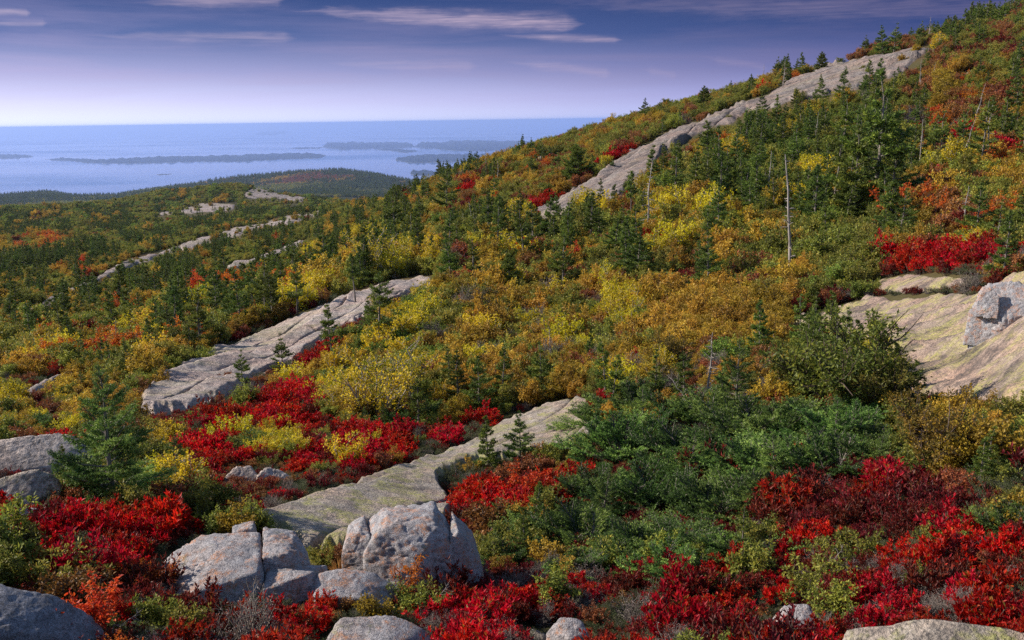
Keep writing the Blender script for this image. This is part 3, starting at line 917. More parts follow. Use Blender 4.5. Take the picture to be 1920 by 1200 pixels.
boulder(1056, 318, [[(-12, -5, -5), (12, -5, -5), (10, 5, -5), (-9, 5, -5), (-9, 0, 5), (0, 2, 10), (9, 0, 6)]], 'flat pale boulder left of the bushy dark spruce', M_UP, 48, 0.06, 4)
boulder(1676, 119, [[(-13, -8, -5), (11, -8, -5), (9, 6, -5), (-9, 6, -5), (-12, -2, 9), (-2, 2, 14), (9, 0, 16)]], 'square pale block on the top rock band', M_UP, 49, 0.06, 4)
boulder(1704, 112, [[(-17, -8, -5), (17, -8, -5), (15, 6, -5), (-13, 6, -5), (-15, -2, 8), (-4, 2, 14), (14, 0, 17)]], 'larger pale block right of the square one on the top rock band', M_UP, 50, 0.06, 4)
boulder(802, 517, [[(-8, -5, -5), (10, -5, -5), (9, 5, -5), (-7, 5, -5), (-5, 0, 9), (1, 2, 12), (8, 0, 5)]], 'small reddish stone on the upper end of the long slab', M_YEL, 51, 0.06, 3)
boulder(568, 498, [[(-9, -5, -5), (9, -5, -5), (8, 5, -5), (-7, 5, -5), (-6, 0, 9), (1, 2, 12), (8, 0, 6)]], 'lone dark rounded boulder on the slope above the long slab', M_BLUE, 52, 0.06, 3)
# ------------------------------------------------------------------ plants: materials
def leaf_mat(name, stops, transl=0.35, hue=0.02, val=0.30, gloss=0.25, patch=None):
    mt, t, out = new_mat(name)
    a = t.new('ShaderNodeAttribute', attribute_name='lv').outputs['Fac']
    c = t.ramp(a, stops)
    oi = t.new('ShaderNodeObjectInfo').outputs['Random']
    r2 = t.math('FRACT', t.math('MULTIPLY', oi, 37.7))
    if patch:
        c = t.mix(t.math('MULTIPLY', t.ramp(oi, [(patch[1], 0.0), (min(1, patch[1] + 0.15), 1.0)]), patch[2]), c, t.mix(a, tuple(v * .7 for v in patch[0]), patch[0]))
    h = t.new('ShaderNodeHueSaturation')
    t.l.new(t.math('MULTIPLY_ADD', oi, hue * 2, c=0.5 - hue), h.inputs['Hue'])
    t.l.new(t.math('MULTIPLY_ADD', r2, val * 2, c=1.0 - val), h.inputs['Value'])
    h.inputs['Saturation'].default_value = 1.0
    t.l.new(c, h.inputs['Color'])
    c = h.outputs[0]
    b = t.new('ShaderNodeBsdfPrincipled')
    t.l.new(c, b.inputs['Base Color'])
    b.inputs['Roughness'].default_value = 0.5
    b.inputs['Specular IOR Level'].default_value = gloss
    tr = t.new('ShaderNodeBsdfTranslucent')
    t.l.new(c, tr.inputs[0])
    mx = t.new('ShaderNodeMixShader')
    mx.inputs[0].default_value = transl
    t.l.new(b.outputs[0], mx.inputs[1])
    t.l.new(tr.outputs[0], mx.inputs[2])
    t.l.new(mx.outputs[0], out.inputs[0])
    return mt


def bark_mat(name, a, b_):
    mt, t, out = new_mat(name)
    p = t.mapping(t.new('ShaderNodeTexCoord').outputs['Object'], (1, 1, 0.25))
    c = t.ramp(t.noise(p, 30, 5, 0.7), [(0.35, a), (0.65, b_)])
    d = t.new('ShaderNodeBsdfDiffuse')
    t.l.new(c, d.inputs[0])
    t.l.new(d.outputs[0], out.inputs[0])
    return mt


B_BROWN = bark_mat('twig_bark', (0.05, 0.035, 0.028), (0.13, 0.10, 0.085))
B_GREY = bark_mat('grey_bark', (0.09, 0.075, 0.065), (0.24, 0.21, 0.19))
B_DEAD = bark_mat('bleached_wood', (0.15, 0.13, 0.12), (0.36, 0.32, 0.30))
B_BIRCH = bark_mat('birch_bark', (0.16, 0.13, 0.11), (0.45, 0.41, 0.37))
L_RED = leaf_mat('crimson_leaves', [(0, (0.14, 0.003, 0.008)), (0.35, (0.38, 0.006, 0.008)), (0.72, (0.62, 0.010, 0.010)), (0.84, (0.68, 0.030, 0.014)), (0.92, (0.36, 0.13, 0.02)), (1, (0.16, 0.16, 0.03))], 0.45, 0.008, 0.32, patch=((0.30, 0.02, 0.018), 0.78, 0.6))
L_MAR = leaf_mat('maroon_leaves', [(0, (0.05, 0.012, 0.010)), (0.5, (0.16, 0.018, 0.016)), (0.8, (0.26, 0.022, 0.016)), (1, (0.20, 0.07, 0.025))], 0.35, 0.012, 0.3)
L_OCH = leaf_mat('amber_leaves', [(0, (0.15, 0.105, 0.014)), (0.4, (0.33, 0.22, 0.028)), (0.75, (0.53, 0.33, 0.036)), (1, (0.54, 0.42, 0.06))], 0.45, 0.020, 0.36, patch=((0.33, 0.14, 0.03), 0.78, 0.7))
L_YEL = leaf_mat('yellow_leaves', [(0, (0.12, 0.13, 0.012)), (0.4, (0.40, 0.33, 0.016)), (0.75, (0.66, 0.50, 0.020)), (1, (0.75, 0.58, 0.04))], 0.5, 0.018, 0.2)
L_AMB = leaf_mat('amber_olive_leaves', [(0, (0.05, 0.05, 0.012)), (0.45, (0.16, 0.12, 0.022)), (0.8, (0.36, 0.22, 0.03)), (1, (0.62, 0.42, 0.03))], 0.4, 0.01, 0.15)
L_YBR = leaf_mat('birch_leaves', [(0, (0.09, 0.13, 0.016)), (0.4, (0.26, 0.27, 0.022)), (0.7, (0.66, 0.50, 0.022)), (1, (0.80, 0.62, 0.04))], 0.5, 0.012, 0.15)
L_OLV = leaf_mat('olive_leaves', [(0, (0.055, 0.078, 0.018)), (0.5, (0.175, 0.20, 0.036)), (0.8, (0.33, 0.31, 0.045)), (1, (0.42, 0.36, 0.055))], 0.4, 0.03, 0.34, patch=((0.16, 0.10, 0.025), 0.82, 0.6))
L_GRN = leaf_mat('green_leaves', [(0, (0.05, 0.085, 0.016)), (0.5, (0.15, 0.22, 0.034)), (1, (0.32, 0.34, 0.05))], 0.45, 0.02, 0.25)
L_ORG = leaf_mat('orange_red_leaves', [(0, (0.22, 0.035, 0.010)), (0.5, (0.52, 0.10, 0.014)), (1, (0.62, 0.21, 0.02))], 0.45, 0.02, 0.2)
L_BRN = leaf_mat('russet_leaves', [(0, (0.09, 0.036, 0.014)), (0.5, (0.25, 0.090, 0.028)), (1, (0.40, 0.17, 0.045))], 0.35, 0.02, 0.25)
N_SPR = leaf_mat('spruce_needles', [(0, (0.028, 0.044, 0.012)), (0.5, (0.085, 0.125, 0.022)), (0.85, (0.165, 0.21, 0.030)), (1, (0.24, 0.27, 0.04))], 0.25, 0.025, 0.25, 0.25)
N_FIR = leaf_mat('fir_needles', [(0, (0.012, 0.030, 0.012)), (0.45, (0.055, 0.108, 0.022)), (0.8, (0.165, 0.27, 0.050)), (1, (0.38, 0.50, 0.11))], 0.25, 0.015, 0.36, 0.3)
N_JUN = leaf_mat('juniper_needles', [(0, (0.03, 0.042, 0.016)), (0.5, (0.075, 0.095, 0.035)), (1, (0.14, 0.16, 0.06))], 0.2, 0.02, 0.2)
L_GRS = leaf_mat('dry_grass', [(0, (0.22, 0.12, 0.03)), (0.5, (0.46, 0.27, 0.075)), (1, (0.58, 0.40, 0.15))], 0.35, 0.015, 0.2)
L_HAY = leaf_mat('grey_twigs', [(0, (0.08, 0.06, 0.055)), (0.6, (0.19, 0.15, 0.14)), (1, (0.30, 0.25, 0.22))], 0.1, 0.01, 0.2)


# ------------------------------------------------------------------ plants: shapes
def nrm(v):
    return v / (np.linalg.norm(v, axis=-1, keepdims=True) + 1e-12)


def tubes(paths, sides=4):
    Vs, Fs, off = [], [], 0
    for P, rad in paths:
        P = np.asarray(P, float)
        k = len(P)
        T = nrm(np.gradient(P, axis=0))
        ref = np.array([0.31, 0.17, 0.93]) if abs(T[0, 2]) < 0.8 else np.array([0.93, 0.2, 0.1])
        A = nrm(np.cross(T, ref))
        B = np.cross(T, A)
        ang = np.arange(sides) / sides * 2 * math.pi
        ring = P[:, None] + np.asarray(rad, float)[:, None, None] * (np.cos(ang)[None, :, None] * A[:, None] + np.sin(ang)[None, :, None] * B[:, None])
        Vs.append(ring.reshape(-1, 3))
        i, j = np.meshgrid(np.arange(k - 1), np.arange(sides), indexing='ij')
        a = i * sides + j
        b = i * sides + (j + 1) % sides
        Fs.append(np.stack([np.stack([a, b, b + sides], -1), np.stack([a, b + sides, a + sides], -1)], 2).reshape(-1, 3) + off)
        off += k * sides
    return np.concatenate(Vs), np.concatenate(Fs)


def leaves(g, P, D, L, W, lv=None, flip=0.5):
    n = len(P)
    D = nrm(D)
    ref = nrm(g.normal(size=(n, 3)) * flip + np.array([0, 0, 1.0]))
    S = nrm(np.cross(D, ref))
    Nn = np.cross(S, D)
    L = np.broadcast_to(L, (n,))[:, None]
    W = np.broadcast_to(W, (n,))[:, None]
    V = np.stack([P, P + D * L * .45 + S * W * .5 + Nn * W * .12, P + D * L - Nn * L * .08, P + D * L * .45 - S * W * .5 + Nn * W * .12], 1).reshape(-1, 3)
    b = np.arange(n)[:, None] * 4
    F = np.concatenate([b + np.array([[0, 1, 2]]), b + np.array([[0, 2, 3]])])
    if lv is None:
        lv = g.random(n)
    return V, F, np.repeat(lv, 4)


def needles(g, A, Bp, per_m, L, W, lvb, spread=1.0):
    """needle triangles along twig segments A->B"""
    ln = np.linalg.norm(Bp - A, axis=1)
    cnt = np.maximum(2, (ln * per_m).astype(int))
    idx = np.repeat(np.arange(len(A)), cnt)
    t = g.random(len(idx))
    T = nrm(Bp - A)[idx]
    P = A[idx] + (Bp - A)[idx] * t[:, None]
    rd = nrm(g.normal(size=P.shape))
    rd = nrm(rd - (rd * T).sum(1, keepdims=True) * T)
    rd[:, 2] = rd[:, 2] * 0.8 + 0.25
    D = nrm(T * 0.65 + rd * spread)
    S = nrm(np.cross(D, g.normal(size=P.shape)))
    LL = (L * g.uniform(.7, 1.2, len(P)))[:, None]
    V = np.stack([P + S * W * .5, P - S * W * .5, P + D * LL], 1).reshape(-1, 3)
    F = np.arange(len(P) * 3).reshape(-1, 3)
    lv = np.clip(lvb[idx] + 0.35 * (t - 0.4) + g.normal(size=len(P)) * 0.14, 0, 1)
    return V, F, np.repeat(lv, 3)


class Plant:
    """the meshes of one kind: wood, leaves, and both in one"""
    def __init__(s, name, wood_name, leaf_name, wood, leafs, bark, leafm, height=1.0):
        s.name, s.wn, s.lname, s.height = name, wood_name, leaf_name, height
        s.wood = mesh(wood_name, wood[0], wood[1], [bark], smooth=True)
        s.leaf = mesh(leaf_name, leafs[0], leafs[1], [leafm], lv=leafs[2]) if leafs is not None else None
        if leafs is not None:
            V = np.concatenate([wood[0], leafs[0]])
            F = np.concatenate([wood[1], leafs[1] + len(wood[0])])
            s.joint = mesh(name, V, F, [bark, leafm], mi=np.concatenate([np.zeros(len(wood[1]), int), np.ones(len(leafs[1]), int)]), lv=np.concatenate([np.zeros(len(wood[0])), leafs[2]]))
        else:
            s.joint = s.wood


def curve(p, d, ln, g, n=4, up=0.2, wob=0.15):
    pts = [np.array(p, float)]
    d = nrm(np.array(d, float))
    for i in range(n):
        d = nrm(d + np.array([0, 0, up / n]) + g.normal(size=3) * wob / n ** .5)
        pts.append(pts[-1] + d * ln / n)
    return np.array(pts)


def heath(name, seed, leafm, n=34, h=1.1, spread=0.8, per=24, L=0.15, W=0.055, tuft=0.5, bark=B_BROWN, bare=0.0):
    """low heath bush of upright shoots tipped by tufts of lance leaves; unit radius"""
    g = np.random.default_rng(seed)
    paths, P, D, lv = [], [], [], []
    for i in range(n):
        a = g.random() * 6.283
        q = math.sqrt(g.random())
        base = np.array([math.cos(a), math.sin(a), 0]) * 0.35 * q
        d = np.array([math.cos(a) * spread * q, math.sin(a) * spread * q, 1.0])
        hh = h * (1 - 0.45 * q * q) * g.uniform(.65, 1.1)
        c = curve(base - [0, 0, .1], d, hh, g, 5, 0.35, 0.25)
        paths.append((c, np.linspace(.014, .006, 6)))
        subs = [c[2:]]
        for k in range(g.integers(2, 5)):
            j = g.integers(2, 5)
            dd = nrm(c[j] - c[j - 1]) + g.normal(size=3) * 0.55
            s_ = curve(c[j], dd, hh * g.uniform(.22, .42), g, 3, 0.5, 0.2)
            paths.append((s_, np.linspace(.008, .004, 4)))
            subs.append(s_)
        if g.random() < bare:
            continue
        lb = g.random()
        for s_ in subs:
            m_ = int(per * g.uniform(.7, 1.2) * (0.5 if s_ is not subs[0] else .6))
            t = 1 - tuft * (1 - g.random(m_) ** 1.3) ** 1.5
            u = t * (len(s_) - 1.001)
            i0 = u.astype(int)
            pp = s_[i0] + (s_[i0 + 1] - s_[i0]) * (u - i0)[:, None]
            ax = nrm(s_[i0 + 1] - s_[i0])
            rd = nrm(g.normal(size=(m_, 3)))
            P.append(pp)
            D.append(ax * 0.75 + rd * 0.75 + [0, 0, .25])
            lv.append(np.clip(0.30 + 0.45 * lb + g.normal(size=m_) * .2, 0, 1))
    P, D, lv = np.concatenate(P), np.concatenate(D), np.concatenate(lv)
    lf = leaves(g, P, D, L * g.uniform(.6, 1.2, len(P)), W * g.uniform(.8, 1.2, len(P)), lv, 0.9)
    return Plant(name, 'stems', 'foliage', tubes(paths, 3), lf, bark, leafm, h)


def shrub(name, seed, leafm, n=10, h=1.25, spread=0.75, subs=9, per=18, L=0.10, W=0.065, bark=B_BROWN, trunk=0.0, jit=0.10, r0=.03, wide=0.42, droop=0.0, twigs='stems', crown='foliage', bare=0.0):
    """branching broad-leaved shrub, unit radius"""
    g = np.random.default_rng(seed)
    paths, P, D, lv = [], [], [], []
    for i in range(n):
        a = (i + g.random() * .8) / n * 6.283
        q = g.uniform(.25, 1.0)
        base = np.array([math.cos(a), math.sin(a), 0]) * 0.10 * q
        d = np.array([math.cos(a) * spread * q, math.sin(a) * spread * q, 1.0])
        ln = h * g.uniform(.72, 1.08) * (1.12 - 0.25 * q)
        c = curve(base - [0, 0, .1], d, ln, g, 6, 0.25, 0.35)
        paths.append((c, np.linspace(r0, r0 * .25, 7)))
        lb0 = g.random()
        for k in range(subs):
            j = g.integers(max(1, int(trunk * 6)), 6)
            dd = nrm(c[j] - c[j - 1]) * .7 + nrm(g.normal(size=3)) * .9 + [0, 0, .25]
            s_ = curve(c[j] + (c[j + 1] - c[j]) * g.random(), dd, h * wide * g.uniform(.5, 1.1), g, 3, 0.35, 0.35)
            paths.append((s_, np.linspace(r0 * .4, r0 * .12, 4)))
            if g.random() < bare:
                continue
            for z_ in range(2):
                e = curve(s_[2 + z_ // 2], nrm(s_[2] - s_[1]) + g.normal(size=3) * .6, h * wide * .35, g, 2, 0.2, 0.3)
                paths.append((e, np.linspace(r0 * .18, r0 * .08, 3)))
                for seg in (s_, e):
                    m_ = max(2, int(per * .5 * g.uniform(.5, 1.3)))
                    t = g.uniform(.25, 1.0, m_)
                    u = t * (len(seg) - 1.001)
                    i0 = u.astype(int)
                    pp = seg[i0] + (seg[i0 + 1] - seg[i0]) * (u - i0)[:, None]
                    rd = nrm(g.normal(size=(m_, 3)))
                    P.append(pp + rd * jit * g.random((m_, 1)))
                    D.append(rd + [0, 0, .15 - droop])
                    lv.append(np.clip(0.25 + 0.35 * lb0 + 0.25 * g.random() + g.normal(size=m_) * .15, 0, 1))
    P, D, lv = np.concatenate(P), np.concatenate(D), np.concatenate(lv)
    lf = leaves(g, P, D, L * g.uniform(.65, 1.2, len(P)), W * g.uniform(.8, 1.2, len(P)), lv, 0.8)
    return Plant(name, twigs, crown, tubes(paths, 3), lf, bark, leafm, h)


def conifer(name, seed, needlem, h=1.0, width=0.30, whorls=13, nb=6, bare=0.08, per_m=180, nL=0.03, nW=0.008, twig=0.045, droop=0.15, gap=0.15, bark=B_GREY, taper=0.85, dead=0.0, lean=0.03, sub=True):
    """spruce or fir of unit height: trunk, whorls of branches, side twigs, needles"""
    g = np.random.default_rng(seed)
    tr = np.array([[0, 0, -0.03]] + [[g.normal() * lean * .3 * (k / 7), g.normal() * lean * .3 * (k / 7), k / 7 * h] for k in range(1, 8)])
    tr[:, 0] += np.linspace(0, lean, 8) ** 1.0 * g.normal() * .5
    paths = [(tr, np.linspace(0.022, 0.003, 8) * h)]
    A, B, lb = [], [], []

    def at(t):
        u = np.clip(t, 0, .999) * 7
        i = int(u)
        return tr[i] + (tr[min(7, i + 1)] - tr[i]) * (u - i)
    seg_t = np.linspace(bare, 0.985, whorls)
    for wi, t in enumerate(seg_t):
        m_ = int(nb * (1.0 if t < .85 else .7) + .5)
        off = g.random() * 6.28
        for k in range(m_):
            if g.random() < gap:
                continue
            a = off + (k + g.uniform(-.3, .3)) / m_ * 6.283
            prof = (1 - t) ** taper * (0.75 + 0.25 * min(1, (t - bare) / .12 + .4))
            ln = h * width * prof * g.uniform(.55, 1.2) + 0.02 * h
            tt = t + g.uniform(-.5, .5) / whorls
            p = at(tt)
            el = -droop + 0.9 * t * t + g.normal() * .12
            d0 = np.array([math.cos(a) * math.cos(el), math.sin(a) * math.cos(el), math.sin(el)])
            n_ = 5
            c = curve(p, d0, ln, g, n_, 0.45, 0.12)
            paths.append((c, np.linspace(0.006, 0.0015, n_ + 1) * h * (0.4 + ln / (h * width))))
            if t < dead:
                continue
            side = nrm(np.cross(nrm(c[-1] - c[0]), [0, 0, 1.0]))
            bl = g.uniform(.1, .6)
            for i in range(1, n_):
                A.append(c[i]); B.append(c[i + 1]); lb.append(bl)
            nt = max(3, int(ln / (twig * h)))
            for q in range(nt):
                f = 0.18 + 0.80 * (q + g.random() * .6) / nt
                u = min(f, .999) * n_
                i = int(u)
                pp = c[i] + (c[i + 1] - c[i]) * (u - i)
                ax = nrm(c[i + 1] - c[i])
                sl_ = ln * 0.52 * (1.08 - f) * g.uniform(.7, 1.15) + 0.012 * h
                for sg in (-1, 1):
                    dd = nrm(ax * .75 + side * sg * .8 + np.array([0, 0, g.normal() * .14 - .04]))
                    e = pp + dd * sl_ + np.array([0, 0, sl_ * .10])
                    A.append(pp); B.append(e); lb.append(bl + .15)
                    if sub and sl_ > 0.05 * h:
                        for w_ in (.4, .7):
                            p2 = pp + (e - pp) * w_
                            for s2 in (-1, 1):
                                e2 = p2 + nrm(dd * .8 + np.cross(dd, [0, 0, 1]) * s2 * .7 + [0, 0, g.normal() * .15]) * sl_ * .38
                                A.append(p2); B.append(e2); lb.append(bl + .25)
    A.append(at(.93)); B.append(at(.999)); lb.append(.6)
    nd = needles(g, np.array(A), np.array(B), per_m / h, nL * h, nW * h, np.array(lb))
    return Plant(name, 'trunk', 'crown', tubes(paths, 5), nd, bark, needlem, h)


def mat_conifer(name, seed, needlem, stems=16, rad=1.0, h=0.55, per_m=150, nL=0.035, nW=0.010, nt=9, el=(0.15, 0.75), bark=B_GREY, tips=0.4, twl=.42):
    """low spreading wind-pruned conifer of unit radius"""
    g = np.random.default_rng(seed)
    paths, A, B, lb = [], [], [], []
    for i in range(stems):
        a = (i + g.random()) / stems * 6.283
        e = g.uniform(*el)
        ln = rad * g.uniform(.55, 1.1) * (1.15 - e * .45)
        d = np.array([math.cos(a) * math.cos(e), math.sin(a) * math.cos(e), math.sin(e)])
        c = curve([math.cos(a) * .05, math.sin(a) * .05, 0.0], d, ln, g, 6, 0.1 if e < .4 else -.15, 0.22)
        c[:, 2] = np.minimum(c[:, 2], h * g.uniform(.8, 1.15))
        paths.append((c, np.linspace(.022, .004, 7) * rad))
        bl = g.uniform(.05, .55)
        side = nrm(np.cross(nrm(c[-1] - c[0]), [0, 0, 1.0]))
        for k in range(2, 6):
            A.append(c[k]); B.append(c[k + 1]); lb.append(bl)
        for q in range(nt):
            f = .22 + .78 * (q + g.random() * .7) / nt
            u = min(f, .999) * 6
            k = int(u)
            pp = c[k] + (c[k + 1] - c[k]) * (u - k)
            ax = nrm(c[k + 1] - c[k])
            sl_ = ln * twl * (1.2 - f) * g.uniform(.7, 1.2) + .04 * rad
            for sg in (-1, 1):
                dd = nrm(ax * .7 + side * sg * .75 + [0, 0, g.uniform(-.05, tips)])
                s_ = curve(pp, dd, sl_, g, 2, tips, .15)
                paths.append((s_, np.array([.007, .005, .003]) * rad))
                for z_ in range(2):
                    A.append(s_[z_]); B.append(s_[z_ + 1]); lb.append(bl + .1 + .2 * z_)
                m_ = max(1, int(sl_ / (.085 * rad)))
                for w_ in np.linspace(.2, .9, m_):
                    p2 = s_[0] + (s_[2] - s_[0]) * w_
                    for s2 in (-1, 1):
                        e2 = p2 + nrm(dd * .8 + np.cross(dd, [0, 0, 1]) * s2 * .75 + [0, 0, g.uniform(-.1, tips * 1.2)]) * (sl_ * .36 * (1.2 - w_) + .03 * rad)
                        A.append(p2); B.append(e2); lb.append(bl + .3)
    nd = needles(g, np.array(A), np.array(B), per_m / rad, nL * rad, nW * rad, np.array(lb))
    return Plant(name, 'stems', 'foliage', tubes(paths, 4), nd, bark, needlem, h)


def snag(name, seed, h=1.0, nbr=16, blen=0.13, bark=B_DEAD, r0=.017, low=.25, bend=.05, droop=-.1):
    g = np.random.default_rng(seed)
    k = 9
    tr = np.stack([np.cumsum(g.normal(size=k)) * bend / k, np.cumsum(g.normal(size=k)) * bend / k, np.linspace(-.03, 1, k) * h], 1)
    paths = [(tr, np.linspace(r0, r0 * .22, k) * h)]
    for i in range(nbr):
        t = g.uniform(low, .97)
        u = t * (k - 1.001)
        j = int(u)
        p = tr[j] + (tr[j + 1] - tr[j]) * (u - j)
        a = g.random() * 6.283
        d = np.array([math.cos(a), math.sin(a), droop + g.normal() * .25])
        ln = h * blen * (1.15 - t) * g.uniform(.4, 1.3) + .012 * h
        c = curve(p, d, ln, g, 4, .25, .3)
        paths.append((c, np.linspace(r0 * .28, r0 * .1, 5) * h))
        for q in range(3):
            if g.random() < .6:
                s_ = curve(c[q + 1], nrm(c[q + 1] - c[q]) + g.normal(size=3) * .6, ln * .4, g, 2, .1, .3)
                paths.append((s_, np.array([.13, .1, .06]) * r0 * h))
    V, F = tubes(paths, 5)
    n0 = paths[0][0].shape[0] * 5
    f0 = (k - 1) * 5 * 2
    p = Plant(name, 'trunk', 'crown', (V[:n0], F[:f0]), None, bark, None, h)
    p.leaf = mesh('crown', V[n0:], F[f0:] - n0, [bark], smooth=True)
    p.joint = mesh(name, V, F, [bark], smooth=True)
    return p


def tuft(name, seed, leafm, n=130, h=1.3):
    g = np.random.default_rng(seed)
    a = g.random(n) * 6.283
    q = np.sqrt(g.random(n))
    P = np.stack([np.cos(a) * q * .3, np.sin(a) * q * .3, np.zeros(n)], 1)
    D = np.stack([np.cos(a) * q * .9, np.sin(a) * q * .9, np.ones(n)], 1) + g.normal(size=(n, 3)) * .15
    lf = leaves(g, P, D, h * g.uniform(.5, 1.1, n), .05, None, .8)
    return Plant(name, 'stubble', 'blades', tubes([(np.array([[0, 0, -.1], [0.02, 0, .1]]), [.05, .03])], 3), lf, B_BROWN, leafm, h)


KINDS = {
    'red': [heath('huckleberry_bush', 100 + i, L_RED, n=36 + 4 * (i % 2)) for i in range(5)],
    'mar': [heath('maroon_shrub', 120 + i, L_MAR, n=32, h=1.15, per=22, L=.15, W=.05, tuft=.7) for i in range(3)],
    'och': [shrub('amber_shrub', 140 + i, L_OCH) for i in range(5)],
    'yel': [shrub('yellow_birch_shrub', 160 + i, L_YEL, n=8, h=1.55, subs=9, per=14, L=.105, W=.085, bark=B_BIRCH, jit=.14) for i in range(3)],
    'olv': [shrub('olive_shrub', 180 + i, L_OLV, n=9, h=1.15, per=18, L=.11, W=.055) for i in range(4)],
    'grn': [shrub('green_shrub', 200 + i, L_GRN, n=8, h=1.2, per=16) for i in range(2)],
    'org': [shrub('orange_red_shrub', 220 + i, L_ORG, n=8, h=1.35, per=15) for i in range(2)],
    'brn': [shrub('russet_shrub', 240 + i, L_BRN, n=9, h=1.05, per=15, bark=B_GREY) for i in range(3)],
    'gry': [shrub('bare_twig_shrub', 260 + i, L_HAY, n=14, h=1.1, subs=12, per=2, L=.06, W=.02, bark=B_GREY, wide=.5) for i in range(2)],
    'jun': [mat_conifer('juniper_mat', 280 + i, N_JUN, stems=20, h=.5, nt=7, per_m=110, nL=.03, nW=.010, tips=.7) for i in range(3)],
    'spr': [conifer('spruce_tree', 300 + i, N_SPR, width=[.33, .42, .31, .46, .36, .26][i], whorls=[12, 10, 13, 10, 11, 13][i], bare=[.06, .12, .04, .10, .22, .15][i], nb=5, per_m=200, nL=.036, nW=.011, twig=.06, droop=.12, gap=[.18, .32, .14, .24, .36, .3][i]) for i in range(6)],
    'spb': [conifer('spruce_tree', 320 + i, N_SPR, width=[.30, .36, .26][i], whorls=[9, 8, 10][i], bare=[.45, .38, .55][i], nb=5, per_m=210, nL=.036, nW=.009, twig=.055, droop=.1, gap=.2, taper=.7) for i in range(3)],
    'oak': [shrub('oak_shrub', 440 + i, L_OLV, n=12, h=1.25, subs=14, per=30, L=.068, W=.03, jit=.07, bare=.06) for i in range(2)],
    'amb': [shrub('amber_shrub', 450 + i, L_AMB, n=12, h=1.3, subs=14, per=30, L=.055, W=.03, jit=.07, bare=.05) for i in range(2)],
    'ybr': [shrub('yellow_birch_shrub', 460 + i, L_YBR, n=8, h=1.6, subs=13, per=17, L=.058, W=.045, bark=B_BIRCH, jit=.10, wide=.40, bare=.04) for i in range(3)],
    'sum': [shrub('sumac_sapling', 470, L_ORG, n=3, h=1.7, spread=.45, subs=6, per=16, L=.13, W=.04, wide=.3, droop=.6, trunk=.4)],
    'bsh': [conifer('spruce_tree', 340 + i, N_SPR, width=[.48, .55][i], whorls=13, bare=.02, nb=8, per_m=190, nL=.036, nW=.010, twig=.05, droop=.1, gap=.08, taper=.6) for i in range(2)],
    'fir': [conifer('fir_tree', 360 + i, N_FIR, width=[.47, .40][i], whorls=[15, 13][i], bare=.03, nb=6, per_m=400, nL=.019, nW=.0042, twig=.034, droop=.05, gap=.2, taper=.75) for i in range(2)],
    'krm': [mat_conifer('dwarf_spruce', 380 + i, N_FIR, stems=17, h=[.95, .8, 1.05, .9][i], nt=9, per_m=230, nL=.034, nW=.0085, tips=.28, el=(.05, 1.25), twl=.58) for i in range(4)],
    'sng': [snag('dead_tree', 400 + i, nbr=[34, 34, 36, 26][i], blen=[.075, .13, .2, .1][i], bend=[.05, .08, .1, .14][i], low=[.2, .15, .1, .35][i], r0=[.015, .017, .02, .015][i]) for i in range(4)],
    'dbr': [snag('dead_branch', 480 + i, nbr=14, blen=.42, r0=.016, low=.15, bend=.5, droop=.3) for i in range(3)],
    'grs': [tuft('grass_tuft', 420 + i, L_GRS) for i in range(2)],
}
PARTED = {}


def place(kind, loc, scale, rot, variant, label, cat, group=None, parts=True, lean=(0, 0), stretch=1.0):
    pl = KINDS[kind][variant % len(KINDS[kind])]
    s = (scale, scale, scale * stretch)
    if parts and pl.leaf is not None:
        o = link(pl.name, None, loc=loc, label=label, category=cat)
        o.empty_display_size = .2
        link(pl.wn, pl.wood, o)
        link(pl.lname, pl.leaf, o)
    else:
        o = link(pl.name, pl.joint, loc=loc, label=label, category=cat)
    o.scale = s
    o.rotation_euler = (lean[0], lean[1], rot)
    if group:
        o['group'] = group
    return o


